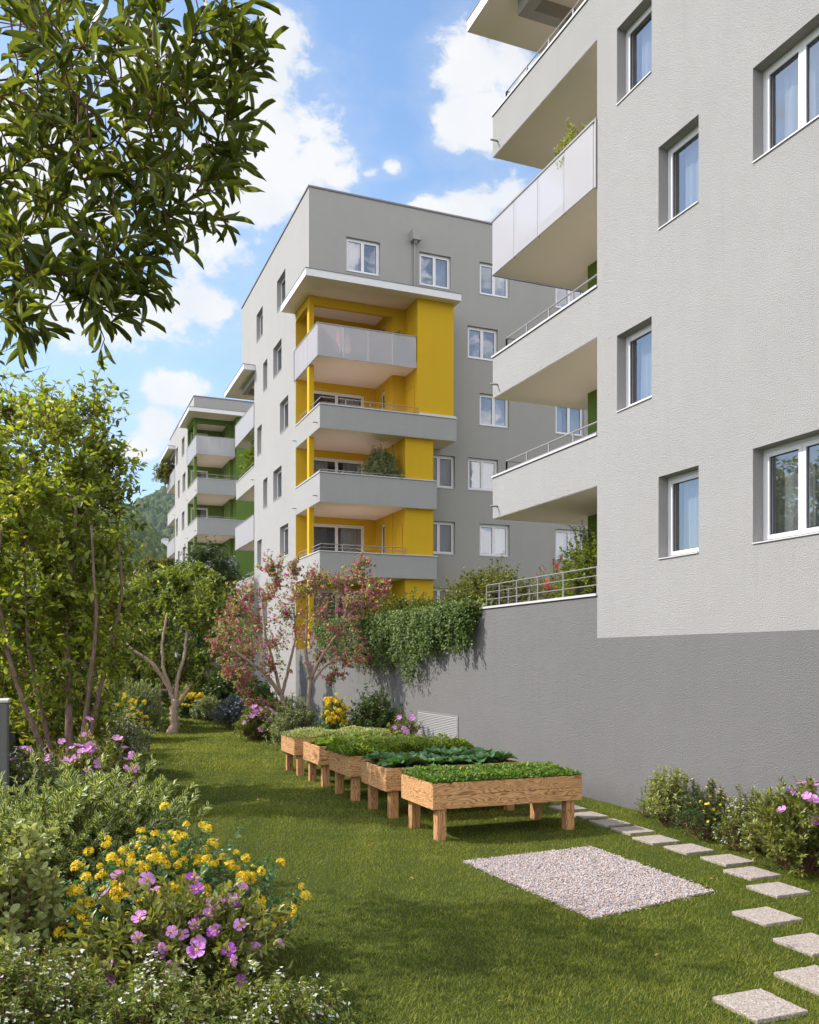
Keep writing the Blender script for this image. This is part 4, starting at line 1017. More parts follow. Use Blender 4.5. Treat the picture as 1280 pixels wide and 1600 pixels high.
# green block
lw2=[(71.7,73.3,19.03),(75.63,76.88,19.05),(71.16,72.83,16.08),(74.53,75.63,16.08),(71.76,73.3,13.1),(75.63,76.88,13.1),(71.16,72.83,10.24),(74.53,75.63,10.24),(71.76,73.3,7.4),(75.63,76.88,7.4)]
gb=block('farthest apartment building with olive green loggias and grey balconies',66.688,70.006,77.464,80.85,26,20.62,22.2,[],lw2,12.55)
canopy(gb,9.25,14.6,64.9,70.1,20.62,.28)
loggia_end(gb,66.688,70.006,65.183,65.6,M['green'],
    [(6.08,7.05,14.6,[.28,.10]),(8.92,10.0,12.75,[.28,.10]),(11.83,12.95,14.6,[.16,.06]),(14.78,15.85,12.75,[.32,.12])],[(17.71,19.07,12.72)],20.62,12.53,
    [(12.75,15.8,3.2,8.9),(12.75,15.8,8.94,20.6)],3,22.2,14.6,dw=(10.1,11.45))
far_end(gb,77.464,80.85,82.6,[(14.8,15.8),(8.9,9.9)],[(17.75,19.05),(11.9,13.2)],20.62,M['green'],cany=83.0)

# ================================================================== GARDEN: planters, paving, gravel
BEDX=5.32; BW=2.62; BD=1.29; BH=.88; BB=.485
def make_bed():
    t=thing('raised_bed','','planter',(0,0,0),0,'raised wooden planters in a row on the lawn')
    # local: x 0..BW, y 0..BD
    th=.035
    def board(name,x0,x1,y0,y1,z0,z1):
        c=((x0+x1)/2,(y0+y1)/2,(z0+z1)/2); m=MB(); m.box(x0-c[0],x1-c[0],y0-c[1],y1-c[1],z0-c[2],z1-c[2]); o=m.build(name,M['wood'],t,bevel=.004); o.location=c; return o
    zm=BB+.205
    for z0,z1 in ((BB,zm-.002),(zm+.002,BH)):
        board('long_board',0,BW,0,th,z0,z1); board('long_board',0,BW,BD-th,BD,z0,z1)
        board('end_board',-.0,th,th+.001,BD-th-.001,z0,z1); board('end_board',BW-th,BW,th+.001,BD-th-.001,z0,z1)
    lw=.152
    for x in (.10,BW-.10-lw):
        for y in (.06,BD-.06-lw):
            m=MB(); m.box(-lw/2,lw/2,-lw/2,lw/2,-.06,BB-.002); o=m.build('leg',M['woodv'],t,bevel=.006); o.location=(x+lw/2,y+lw/2,0)
    m=MB(); m.box(th,BW-th,th,BD-th,BB+.01,BH-.05); m.build('soil',M['soil'],t)
    return t
bed=make_bed()
bl=['front raised wooden planter full of low bright green cress, nearest the gravel patch','second wooden planter from the front, planted with dark cabbages','third wooden planter from the front, overflowing with bushy herbs and tall seed spikes','fourth wooden planter from the front, growing broad light green salad leaves','rearmost wooden planter, covered in small white flowered herbs beside the pink tree']
BY=[12.17,14.16,16.19,18.22,20.29]
beds=[]
for i,y in enumerate(BY):
    b=bed if i==0 else copy_tree(bed)
    b.location=(BEDX,y,0); b['label']=bl[i]; beds.append(b)
def herb_mass(name,label,cat,y,leaf,lmat,n,hgt,kind,lw,seed,over=.04,white=0,tall=0):
    r=np.random.default_rng(seed)
    x=BEDX-over+(BW+2*over)*r.random(n); yy=y-over*.6+(BD+1.2*over)*r.random(n)
    f=fbm(np.stack([x,yy,np.zeros(n)],1),4,seed); hh=hgt*(.72+.42*f)
    ex=np.minimum(np.minimum(x-BEDX+over,BEDX+BW+over-x),np.minimum(yy-y+over,y+BD+over-yy)); hh*=np.clip(.55+ex*4,0,1)
    z=BH-.05+hh*(r.random(n)**.6)
    inside=(ex>over+.03); z=np.where(inside,z,np.maximum(z,BH+.005))
    P=np.stack([x,yy,z],1); T=unit(np.stack([r.normal(size=n),r.normal(size=n),.5+.5*r.random(n)],1)); Nn=unit(np.array([0,0,1.])+.45*r.normal(size=(n,3)))
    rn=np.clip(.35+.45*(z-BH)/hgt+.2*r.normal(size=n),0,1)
    o=leaves_mesh(name,P,T,Nn,leaf*(.6+.7*r.random(n)),lw,kind,[L[lmat],PT['white'],L['tip']],None,rn,r); tag(o,label,cat,kind='stuff')
    if white:
        m=r.random(n)<white; Q=np.repeat(P[m]+np.array([0,0,.03]),4,0); leaves_mesh('blossoms',Q,unit(r.normal(size=Q.shape)+np.array([0,0,.4])),unit(r.normal(size=Q.shape)),.016,.8,'dia',PT['white'],o,r=r)['kind']='stuff'
    if tall:
        k=tall; x=BEDX+.15+(BW-.3)*r.random(k); yy=y+.1+(BD-.2)*r.random(k); h=.20+.16*r.random(k); 
        ln=np.stack([np.stack([x+.03*r.normal(size=k)*t,yy+.03*r.normal(size=k)*t,BH+h*t],1) for t in (0,.4,.7,1)],1); tubes_mesh('seed_spike',ln,.0035,.002,L['tip'],o,3)['kind']='stuff'
        Q=np.repeat(ln[:,-1],14,0)-np.array([0,0,1])*(.13*r.random(k*14))[:,None]; leaves_mesh('seeds',Q,unit(r.normal(size=Q.shape)+np.array([0,0,.8])),unit(r.normal(size=Q.shape)),.016,.5,'dia',L['tip'],o,r=r)['kind']='stuff'
    return o
herb_mass('cress','low bright green cress filling the front planter','herbs',BY[0],.066,'salad',8500,.165,'oval',.62,21,over=.0)
herb_mass('bushy_herbs','bushy mid green herbs with thin seed spikes in the third planter','herbs',BY[2],.075,'pit',9000,.30,'oval',.5,22,over=.07,tall=170)
herb_mass('flowering_herbs','pale green herbs with tiny white flowers in the rearmost planter','herbs',BY[4],.06,'pale',7500,.20,'oval',.45,24,over=.03,white=.09)
def cabbage(name,mat,nl,sz,seed,wid=.75,upr=.5):
    r=np.random.default_rng(seed); V=[];T=[];rn=[]
    for i in range(nl):
        a=i*2.399+.2*r.normal(); k=i/nl; el=(1.25*(1-k)+.25*k)*upr*1.3+.12*r.normal(); ln=sz*(.45+.75*k)*(.85+.3*r.random())
        b=len(V); ca,sa=cos(a),sin(a); nu,nv=6,5; c=r.random()
        for iu in range(nu):
            u=iu/(nu-1); w=ln*wid*(math.sin(pi*min(1,u*.86+.06))**.75)*.5
            rr=ln*(u*cos(el)+.12*u*u); zz=ln*(u*math.sin(el)-.34*u*u*u)
            for iv in range(nv):
                v=(iv/(nv-1)-.5)*2; wav=.05*ln*math.sin(9*u+3*v+i)*abs(v)
                x=rr; y=w*v; z=zz+abs(v)**1.5*w*.45+wav
                V.append((x*ca-y*sa,x*sa+y*ca,z+.015)); rn.append(min(1,max(0,c*.6+.35*abs(v))))
        for iu in range(nu-1):
            for iv in range(nv-1):
                q=b+iu*nv+iv; T.append((q,q+1,q+nv+1,q+nv))
    o=raw_mesh(name,V,T,{'rnd':rn,'edge':np.zeros(len(V))},mat); o.data.polygons.foreach_set('use_smooth',[True]*len(o.data.polygons)); return o
def rowcrop(name,mat,y,nx,ny,protos,lab,cat,grp,seed):
    r=np.random.default_rng(seed); k=0
    for j in range(ny):
        for i in range(nx):
            src=protos[(i*2+j)%len(protos)]
            o=src if not src.get('used') else src.copy()
            if not src.get('used'): src['used']=1
            else: COL.objects.link(o)
            o.location=(BEDX+.2+(BW-.4)*(i+.5*(j%2)*.6)/(nx-.7)+.02*r.normal(),y+.22+(BD-.44)*j/(ny-1)+.02*r.normal(),BH-.035); s=.85+.35*r.random()
            o.scale=(s,s,s*(.9+.3*r.random())); o.rotation_euler=(.08*r.normal(),.08*r.normal(),r.random()*6)
            tag(o,lab,cat,grp); k+=1
pr=[cabbage('cabbage',L['cab'],14,.27,i,.85,.9) for i in range(4)]
rowcrop('cabbage',None,BY[1],8,3,pr,'dark green cabbage with spreading veined leaves in the second planter','cabbage','cabbages in the second planter',5)
pr2=[cabbage('lettuce',L['pit'],17,.22,10+i,.7,.95) for i in range(4)]
rowcrop('lettuce',None,BY[3],9,4,pr2,'broad light green lettuce in the fourth planter','lettuce','lettuces in the fourth planter',6)
for o in list(COL.objects):
    if 'used' in o.keys(): del o['used']

# ---- stepping stones
def stone_mat():
    m,nt,out=newmat('exposed_aggregate'); P=coord(nt)
    v=N(nt,'ShaderNodeTexVoronoi'); v.inputs['Scale'].default_value=95; nt.links.new(P,v.inputs['Vector'])
    s=N(nt,'ShaderNodeSeparateColor'); nt.links.new(v.outputs['Color'],s.inputs[0])
    col=ramp(nt,s.outputs[0],[(0,(.15,.11,.09)),(.35,(.33,.275,.24)),(.8,(.44,.38,.345)),(1,(.58,.53,.49))])
    n=noise(nt,P,2.5,5,.6); col=mixc(nt,math_(nt,'MULTIPLY',n.outputs[0],.55),col,(.36,.30,.26))
    h=math_(nt,'SUBTRACT',1,v.outputs['Distance']); nrm=bump(nt,h,.5,.006); principled(nt,out,col,.85,0,nrm,.3); return m
SM=stone_mat()
def slab_mesh(seed):
    r=np.random.default_rng(seed); mb=MB(); m=14; pts=[]
    for k in range(4*m):
        s,t=divmod(k,m); t=t/m-.5; p=[(t,-.5),(.5,t),(-t,.5),(-.5,-t)][s]
        pts.append((p[0]*.495+.0035*r.normal(),p[1]*.495+.0035*r.normal()))
    n=len(pts); mb.v=[(x,y,.032) for x,y in pts]+[(x*.985,y*.985,.037) for x,y in pts]+[(x,y,-.05) for x,y in pts]
    mb.f=[tuple(range(n,2*n))]+[(i,(i+1)%n,n+(i+1)%n,n+i) for i in range(n)]+[(2*n+i,2*n+(i+1)%n,(i+1)%n,i) for i in range(n)]; mb.m=[0]*len(mb.f); return mb
ords=['farthest','second farthest','third farthest','fourth','fifth','sixth','seventh','eighth','ninth','tenth','eleventh','twelfth','thirteenth']
slabs=[slab_mesh(i).build('stepping_stone',SM) for i in range(4)]
plab=['square paving stone at the far end of the path, behind the front planter leg','stone slab right beside the front planter\'s right leg','third stone slab along the path from the front planter','fourth stone slab from the planter, level with the yellow daisies','fifth stone slab from the planter, in front of the yellow daisies','sixth stone slab from the planter, left of the white flowers','seventh stone slab from the planter, in front of the rockrose bush','eighth stone slab, right of the gravel corner and nearest the rockrose bush','ninth stone slab from the planter, last one before the path bends left','stone slab standing apart to the left, alone below the gap in the path','stone slab at the right edge, third from the bottom','stone slab at the right edge just behind the nearest stone','nearest and largest looking stone slab, at the bottom edge']
PAV2=PAV[:]
for i,(x,y) in enumerate(PAV2):
    o=slabs[i] if i<4 else slabs[i%4].copy()
    if i>=4: COL.objects.link(o)
    o.location=(x,y,0); o.rotation_euler=(0,0,(i//4)*pi/2+.01*math.sin(i*3)); tag(o,plab[i],'paving stone','stepping stones across the lawn')

# ---- gravel patch
def gravel():
    r=np.random.default_rng(8); n=60000
    x=5.1+2.3*r.random(n); y=7.85+3.2*r.random(n); c=GRAVEL.mean(0); G=c+(GRAVEL-c)*1.012
    wob=.035*fbm(np.stack([x,y,x*0],1),6,3); k=inpoly(x+wob,y+wob,G); x,y=x[k],y[k]
    q=G[r.integers(0,4,420)]; q2=np.roll(G,-1,0); e=r.integers(0,4,420); tt=r.random(420)[:,None]; pe=G[e]*(1-tt)+q2[e]*tt+.035*r.normal(size=(420,2)); x=np.r_[x,pe[:,0]]; y=np.r_[y,pe[:,1]]; n=len(x)
    s=.0055+.0062*r.random(n)**1.5; 
    t=(1+5**.5)/2; v=np.array([(-1,t,0),(1,t,0),(-1,-t,0),(1,-t,0),(0,-1,t),(0,1,t),(0,-1,-t),(0,1,-t),(t,0,-1),(t,0,1),(-t,0,-1),(-t,0,1)])/1.9
    f=np.array([(0,11,5),(0,5,1),(0,1,7),(0,7,10),(0,10,11),(1,5,9),(5,11,4),(11,10,2),(10,7,6),(7,1,8),(3,9,4),(3,4,2),(3,2,6),(3,6,8),(3,8,9),(4,9,5),(2,4,11),(6,2,10),(8,6,7),(9,8,1)])
    sc=np.stack([s*(.8+.6*r.random(n)),s*(.7+.5*r.random(n)),s*(.5+.35*r.random(n))],1)
    a=r.random(n)*2*pi; ca,sa=np.cos(a),np.sin(a); W=v[None]*sc[:,None,:]*(1+.12*r.normal(size=(n,12,1)))
    X=W[...,0]*ca[:,None]-W[...,1]*sa[:,None]; Yv=W[...,0]*sa[:,None]+W[...,1]*ca[:,None]
    V=np.stack([X+x[:,None],Yv+y[:,None],W[...,2]+(.008+.024*r.random(n))[:,None]],-1)
    m,nt,out=newmat('pebbles'); at=N(nt,'ShaderNodeAttribute'); at.attribute_name='rnd'
    col=ramp(nt,at.outputs['Fac'],[(0,(.12,.11,.14)),(.14,(.46,.28,.19)),(.3,(.52,.42,.385)),(.6,(.62,.56,.54)),(.85,(.32,.30,.36)),(1,(.76,.71,.70))]); principled(nt,out,col,.75,0,None,.3)
    o=raw_mesh('gravel',V.reshape(-1,3),(f[None]+(np.arange(n)*12)[:,None,None]).reshape(-1,3),{'rnd':np.repeat(r.random(n),12)},m)
    tag(o,'pale pink and grey pebble gravel filling a rectangular patch in the lawn','gravel',kind='stuff')
    b=MB(); b.quad([(p[0],p[1],.006) for p in GRAVEL[::-1]]); o=b.build('gravel_bed',plain('gravel_bed_sand',(.34,.31,.30),.95,0,.3,60)); struct(o,'sandy bed under the pebbles')
gravel()

# ---- concrete pillar and low wall at the left
t=thing('garden_pillar','dark grey concrete pillar at the left edge behind the flower bed','pillar',(-.86,13.4,0))
m=MB(); m.box(-.4,.33,-.3,.3,-.2,2.16); m.build('shaft',M['concrete'],t,bevel=.02)
m=MB(); m.box(-.41,.34,-.31,.31,2.161,2.20); m.build('cap',plain('pillar_cap',(.55,.53,.52),.8,0,.1,9),t,bevel=.01)
t=thing('garden_wall','low dark concrete boundary wall running behind the big leafy tree','wall',(-.9,13.8,0))
m=MB(); m.box(-.15,.1,0,60,-.2,1.5); m.build('wall',M['concrete'],t)
# ---- balcony furniture seen through the frosted glass of the yellow corner
def pot(name,label,x,y,z,r0,h,mat): 
    m=MB(); m.lathe((0,0,0),[(r0*.7,0),(r0*.95,h*.35),(r0,h*.7),(r0*.85,h),(r0*.78,h),(r0*.74,h*.9)],20); o=m.build(name,mat,None,smooth=True); o.location=(x,y,z); tag(o,label,'plant pot'); return o

def fallen():
    r=np.random.default_rng(77); n=110; x=1.8+7.4*r.random(n); y=4.5+14*r.random(n)
    P=np.stack([x,y,np.full(n,.035)],1); T=unit(np.stack([r.normal(size=n),r.normal(size=n),.15*r.normal(size=n)],1)); Nn=unit(np.array([0,0,1.])+.3*r.normal(size=(n,3)))
    m=petal('dry_leaf',(.30,.14,.05),(.50,.36,.14),.2); o=leaves_mesh('fallen_leaves',P,T,Nn,.05*(.6+.7*r.random(n)),.5,'oval',m,None,r=r); tag(o,'few dry brown leaves scattered on the lawn','leaves',kind='stuff')
fallen()

# ================================================================== TREES
def rg(s): return np.random.default_rng(s)
G=lambda x,y: float(gh(x,y))
# big multi stemmed broad leaved tree at the left
def big_tree():
    r=rg(41); x0,y0=.30,17.6
    # clump positions given in photo pixels and depth so the crown outline follows the photo
    C=[]
    def add(px,py,dep,rad):
        a,b=atd(px,dep); C.append((a-x0,b-y0,CH+(1030-py)*dep/F,rad))
    for px,py in ((25,640),(70,628),(110,650),(150,635),(160,690),(110,720),(60,700),(15,700),(190,700),(175,755),(140,780),(90,780),(40,770),(5,790),(195,770),(150,840),(110,850),(60,850),(15,860),(165,890),(125,920),(75,920),(30,930),(185,850),(170,960),(130,990),(80,980),(30,990),(195,930),(150,1050),(100,1050),(190,1010),(60,1060),(20,1050),(170,1090),(125,1110),(60,1120),(5,620),(-20,700),(-30,800),(-30,900),(-40,1000),(140,700),(85,880),(45,1090)):
        dep=16.6+2.6*r.random(); px-=(22 if (px>135 and py>740) else 6 if px>150 else 0); add(px-2+4*r.normal(),py+14+5*r.normal(),dep,.62+.2*r.random())
    for _ in range(55):
        px=-60+205*r.random(); py=660+470*r.random(); dep=15.9+4.2*r.random()
        if px>185-.2*abs(py-850): continue
        add(px,py,dep,.55+.3*r.random())
    C=np.array(C); C=C[C[:,2]>1.2]
    tr=[([(0,0,0),(.03,.05,1.3),(.0,.1,3.2),(.1,.0,4.6),(.15,-.1,5.6)],(.09,.02)),
        ([(-.05,-.1,0),(-.45,-.2,1.2),(-.95,-.3,2.6),(-1.2,-.2,4.2),(-1.1,0,5.2)],(.07,.016)),
        ([(.1,.05,0),(.35,.1,1.0),(.62,.1,2.4),(1.0,.2,4.0),(.9,.1,5.0)],(.065,.018)),
        ([(0,.2,0),(-.35,.35,1.3),(-.7,.6,3.0),(-.75,.7,5.0)],(.06,.018)),
        ([(.05,-.1,0),(.3,-.3,1.6),(.5,-.45,3.4),(.4,-.4,5.2)],(.06,.02))]
    tree('broadleaf_tree','tall multi stemmed tree with broad glossy leaves at the left edge','tree',x0,y0,tr,C,.155,'mag',.50,'oval','bark',20,13,1.35,0,41,br=.28,tilt=.75,twr=.012)
big_tree()
# overhanging tree at the top left; trunk stands outside the frame
def overhang():
    r=rg(52); x0,y0=-3.6,6.4; C=[]
    def add(px,py,dep,rad):
        a,b=atd(px,dep); C.append((a-x0,b-y0,CH+(1030-py)*dep/F,rad))
    pts=[(330,15,.30),(365,112,.28),(300,60,.35),(240,20,.4),(345,215,.30),(300,250,.32),(340,290,.25),(255,195,.4),(230,110,.4),(180,40,.45),(240,330,.30),(200,275,.4),(180,200,.4),(120,60,.45),(60,20,.5),(120,150,.45),(60,110,.5),(10,60,.5),(50,210,.5),(5,160,.5),(120,260,.45),(60,300,.45),(10,270,.5),(150,340,.35),(100,370,.4),(190,400,.25),(215,455,.2),(150,440,.28),(170,485,.2),(110,440,.3),(60,380,.4),(10,370,.4),(20,440,.3),(60,450,.25),(25,500,.15),(205,360,.3),(280,130,.35),(300,180,.3),(200,240,.35),(-40,100,.5),(-50,250,.5),(-50,380,.45),(40,60,.5),(150,95,.4),(90,230,.4),(205,60,.4),(385,95,.16),(395,85,.12),(375,190,.16),(215,480,.14),(230,350,.16),(30,505,.14)]
    for px,py,s in pts:
        add(px-(14 if px>260 else 2),py-(16 if py>330 else 2),5.0+1.1*r.random(),s*.85)
    vis=len(C)
    # unseen crown outside the frame, clumps placed and thickened to shade the lawn
    for _ in range(44):
        d=unit(r.normal(size=(1,3)))[0]; p=np.array([-2.0-x0,11.4-y0,6.2])+d*np.array([1.2,1.7,.9])*r.random()**.4
        C.append((p[0],p[1],p[2],.55+.3*r.random()))
    tr=[([(0,0,0),(.1,-.1,1.6),(.35,-.3,3.2),(.6,-.5,4.8),(.6,-.3,6.8)],(.17,.04)),
        ([(.2,-.2,2.6),(1.0,-.8,3.9),(1.7,-1.3,4.8),(2.35,-1.7,5.5)],(.07,.02)),
        ([(.5,-.4,4.2),(1.2,-.9,5.4),(2.0,-1.3,6.2)],(.06,.02)),
        ([(.15,-.2,2.4),(.9,-.9,3.4),(1.7,-1.5,4.1),(2.3,-1.8,4.35)],(.05,.015))]
    C=[c for c in C if not (c[2]>0 and c[2]<3.95-.0 and c[0]>3.0)]
    tree('bay_tree','overhanging branches of a bay tree with narrow dark green leaves in the top left corner','tree',x0,y0,tr,C,.18,'olive',.205,'bay','bark',5,9,1.65,0,52,br=.16,tilt=.5,twr=.0075,up=0)
overhang()
# forked tree on the lawn in the middle distance
r=rg(61)
C=[]
x0,y0=4.37,34.9
for px,py,s in ((200,935,.8),(230,915,.8),(265,925,.8),(300,925,.75),(335,915,.7),(355,945,.6),(190,980,.8),(225,970,.9),(265,975,.9),(305,970,.9),(345,985,.7),(365,1000,.5),(185,1030,.7),(215,1020,.8),(255,1020,.8),(300,1015,.8),(340,1025,.6),(320,1045,.5),(225,1045,.7),(270,1035,.7),(300,1045,.6),(345,955,.7),(180,955,.8),(250,950,.9),(290,955,.9),(240,1050,.5),(195,1060,.5),(280,900,.6),(320,895,.5)):
    for k in range(2):
        dep=34.2+4*r.random(); a,b=atd(px-8,dep); C.append((a-x0,b-y0,CH+(1030-py)*dep/F+.2*r.normal(),s*.85))
tr=[([(0,0,0),(.05,0,.6),(.1,0,1.3)],(.19,.15)),([(.1,0,1.2),(-.2,.1,1.9),(-.75,.1,2.7),(-1.6,.2,3.3)],(.12,.05)),([(.1,0,1.25),(.2,.1,2.1),(.45,0,3.0),(.55,0,4.2)],(.10,.04)),([(.0,0,1.5),(-.35,0,2.4),(-.4,.1,3.4),(-.2,.1,4.6)],(.08,.04)),([(.1,0,1.0),(.6,0,1.7),(1.1,0,2.3),(1.5,0,3.0)],(.09,.04))]
tree('lawn_tree','tree with a low forked pinkish brown trunk standing on the far lawn','tree',x0,y0,tr,C,.18,'mid',.52,'oval','barkl',30,14,1.15,G(x0,y0),61,br=.3,twr=.012)
# dark round tree behind it
r=rg(62); x0,y0=7.55,46.6
C=ell(75,(-.1,0,5.6),(1.75,1.75,2.7),(.7,.95),r,2.6)
tree('dark_tree','dark dense small leaved tree between the forked tree and the pink blossoming one','tree',x0,y0,[([(0,0,0),(.0,0,1.6),(.05,0,4.6),(0,0,7.2)],(.2,.04))],C,.16,'dark',.5,'dia','bark',20,16,1.0,G(x0,y0),62,twr=.012)
r=rg(63); x0,y0=5.9,52
C=ell(48,(0,0,5.4),(1.5,1.5,2.6),(.65,.95),r,2.4)
tree('dark_tree','smaller dark green tree at the left corner of the farthest building','tree',x0,y0,[([(0,0,0),(.0,0,1.6),(.05,0,4.6),(0,0,6.6)],(.16,.04))],C,.17,'dark',.5,'dia','bark',18,14,1.0,0,63,twr=.012)
# far trees
def fartree(name,label,px,dep,pytop,w,lm,seed,leaf=.35,droop=0,n=60):
    r=rg(seed); a,b=atd(px,dep); h=CH+(1030-pytop)*dep/F
    C=ell(n,(0,0,h*.6),(w,w,h*.36),(w*.3,w*.45),r,1.5)
    tree(name,label,'tree',a,b,[([(0,0,0),(0,0,h*.3),(.1,0,h*.8)],(w*.07,.06))],C,leaf,lm,.45,'dia','bark',18,15,1.0,0,seed,droop=droop,twr=.02)
fartree('weeping_tree','pale olive weeping tree below the wooded hill',205,72,888,3.2,'wil',64,.36,1.1)
fartree('ochre_tree','dark ochre green tree just left of the farthest building',243,84,858,3.6,'yol',65,.40)
fartree('broad_tree','broad mid green tree mostly hidden behind the multi stemmed one',150,60,905,4.0,'mid',66,.36,n=80)
fartree('broad_tree','low dark tree far left beyond the garden wall',20,48,960,4.5,'dark',67,.34,n=70)
fartree('conifer_like_tree','dense olive coloured tree between the weeping tree and the hill foot',178,110,905,5.0,'yol',68,.5,n=70)
# reflected in the right hand windows: trees beyond the left garden wall
for i,(x,y,h) in enumerate(((-14,20,7.5),(-19,28,8.5),(-11,11,6.5))):
    r=rg(70+i); C=ell(40,(0,0,h*.62),(2.8,2.8,h*.36),(.9,1.3),r,1.5)
    tree('side_tree',['bushy tree beyond the boundary wall, reflected in the near windows','taller bushy tree further back beyond the boundary wall','small bushy tree beyond the boundary wall, closest to the viewpoint'][i],'tree',x,y,[([(0,0,0),(0,0,h*.3),(.1,0,h*.8)],(.2,.06))],C,.3,'mid',.45,'dia','bark',14,12,1.0,0,70+i,twr=.02)
# pink blossoming pair of stems behind the planters
r=rg(81); x0,y0=7.55,27.3; C=[]
for px,py,s in ((365,945,.5),(390,925,.5),(380,980,.6),(410,960,.6),(435,930,.5),(440,900,.4),(430,885,.35),(470,925,.5),(455,960,.6),(500,920,.5),(530,905,.45),(560,895,.4),(575,880,.3),(585,910,.35),(545,935,.5),(510,955,.6),(480,985,.6),(440,1000,.6),(400,1010,.55),(370,1015,.5),(395,1040,.45),(360,1045,.3),(530,980,.55),(560,965,.5),(590,945,.4),(610,925,.25),(575,1000,.45),(545,1020,.4),(500,1020,.4),(430,1035,.4),(590,1030,.25),(535,1050,.22),(355,975,.4),(385,1060,.3),(395,1090,.22),(415,980,.5),(490,900,.35),(350,1000,.35),(462,880,.22)):
    dep=27.2+2.0*r.random(); a,b=atd(px-6,dep); C.append((a-x0,b-y0,CH+(1030-py)*dep/F,s))
tr=[([(-.35,0,0),(-.55,0,.9),(-.85,0,1.7)],(.085,.07)),([(-.85,0,1.65),(-1.3,0,2.3),(-2.0,0,2.8),(-2.6,.1,3.3)],(.07,.03)),([(-.85,0,1.65),(-1.0,.1,2.5),(-1.3,.1,3.5),(-1.4,.1,4.6)],(.06,.025)),([(-.8,0,1.6),(-.6,0,2.4),(-.35,0,3.4),(-.4,0,4.4)],(.06,.02)),
    ([(.05,.1,0),(.08,.1,1.1),(.15,.1,2.1)],(.08,.068)),([(.15,.1,2.1),(.5,.1,2.8),(1.1,.1,3.6),(1.5,.1,4.6)],(.065,.02)),([(.15,.1,2.1),(.0,.1,3.0),(.1,.2,4.1),(.1,.2,5.0)],(.06,.02)),([(.15,.1,1.9),(.6,.1,2.5),(1.3,.1,2.9)],(.045,.02))]
tree('pink_blossom_tree','two stemmed tree covered in pink blossom behind the rearmost planter','tree',x0,y0,tr,C,.082,'pinkleaf',.62,'oval','barkl',27,11,1.6,0,81,br=.10,extra=('magenta',.066,.26),tilt=.7,twr=.008)

# ================================================================== LEFT BORDER SHRUBS
def S(name,label,px,dep,pytop,rx,ry=None,**k):
    a,b=atd(px,dep); h=CH+(1030-pytop)*dep/F; z=G(a,b); return shrub(name,label,'shrub',a,b,rx,ry or rx,max(.3,(h-z)*.93),z=z,**k)
# nearest white flowered fine shrubs
S('white_flowered_shrub','fine leaved shrub with tiny white flowers in the bottom left corner',30,5.7,1500,.62,.5,leaf=.045,lmat='fine',stems=230,lps=62,lw=.36,kind='dia',flow=[('tiny','white',.019,80)],seed=101,t0=.3)
S('white_flowered_shrub','fine leaved shrub with tiny white flowers at the bottom, below the purple rockrose',240,5.75,1535,.62,.5,leaf=.045,lmat='fine',stems=230,lps=62,lw=.36,kind='dia',flow=[('tiny','white',.019,100)],seed=102,t0=.3)
S('white_flowered_shrub','low fine leaved shrub with white flowers spreading onto the lawn at the bottom',420,6.1,1555,.62,.5,leaf=.045,lmat='fine',stems=220,lps=60,lw=.36,kind='dia',flow=[('tiny','white',.019,110)],seed=103,t0=.3)
S('rockrose','large rockrose with olive leaves and big purple flowers in the left foreground',285,6.95,1412,.92,.55,leaf=.085,lmat='cist',stems=170,lps=60,lw=.36,kind='lance',flow=[('cistus','purple',.056,34),('cistus','deep',.048,14)],seed=104,t0=.28,tilt=.5)
S('yellow_coronilla','rounded shrub with yellow flower clusters and blue green leaves in the left foreground',262,8.0,1335,1.15,.7,jit=.1,leaf=.045,lmat='teal',stems=210,lps=70,lw=.6,kind='oval',flow=[('cluster','yellow',.052,230)],seed=105,t0=.4,tilt=.8)
S('variegated_shrub','wide shrub with cream edged narrow leaves behind the yellow coronilla',130,10.4,1235,1.35,1.2,leaf=.10,lmat='vari',stems=300,lps=85,lw=.34,kind='lance',seed=106,t0=.3,tilt=.5)
S('round_leaved_shrub','pale round leaved shrub at the left edge beside the variegated shrub',22,7.2,1285,.42,.42,leaf=.075,lmat='pale',stems=80,lps=42,lw=.72,kind='round',seed=107,t0=.25,tilt=.7)
S('white_flowered_shrub','dark fine leaved shrub with white flowers at the left edge below the pillar',35,12.9,1185,.85,.8,leaf=.05,lmat='dk',stems=200,lps=60,lw=.45,kind='dia',flow=[('tiny','white',.018,60)],seed=108)
S('rockrose','rockrose with purple flowers at the foot of the multi stemmed tree',135,14.9,1165,1.15,.8,leaf=.075,lmat='cist',stems=190,lps=50,lw=.38,kind='oval',flow=[('cistus','purple',.078,38)],seed=109,tilt=.5)
S('rockrose','small rockrose between pillar and tree trunk, with pink purple flowers',40,15.8,1172,.7,.6,leaf=.08,lmat='cist',stems=110,lps=46,lw=.38,kind='oval',flow=[('cistus','purple',.078,10)],seed=119,tilt=.5)
S('silvery_shrub','silvery green shrub with tiny white flowers right of the multi stemmed tree',172,21.2,1112,.98,.95,leaf=.07,lmat='grey',stems=230,lps=60,lw=.4,kind='dia',flow=[('tiny','white',.026,110)],seed=110)
S('yellow_coronilla','shrub with yellow flower clusters on the left side of the lawn, beside the silvery shrub',193,25.8,1102,.85,.85,leaf=.07,lmat='teal',stems=150,lps=50,lw=.6,kind='oval',flow=[('cluster','yellow',.07,130)],seed=111)
S('feathery_shrub','pale feathery green shrub left of the forked tree trunk',212,31.0,1068,1.05,1.05,leaf=.12,lmat='grey',stems=220,lps=60,lw=.25,kind='dia',seed=112,tilt=.4)
S('feathery_shrub','olive feathery shrub behind, further left of the forked tree',178,35,1058,1.6,1.4,leaf=.13,lmat='pale',stems=220,lps=60,lw=.3,kind='dia',seed=113,tilt=.4)
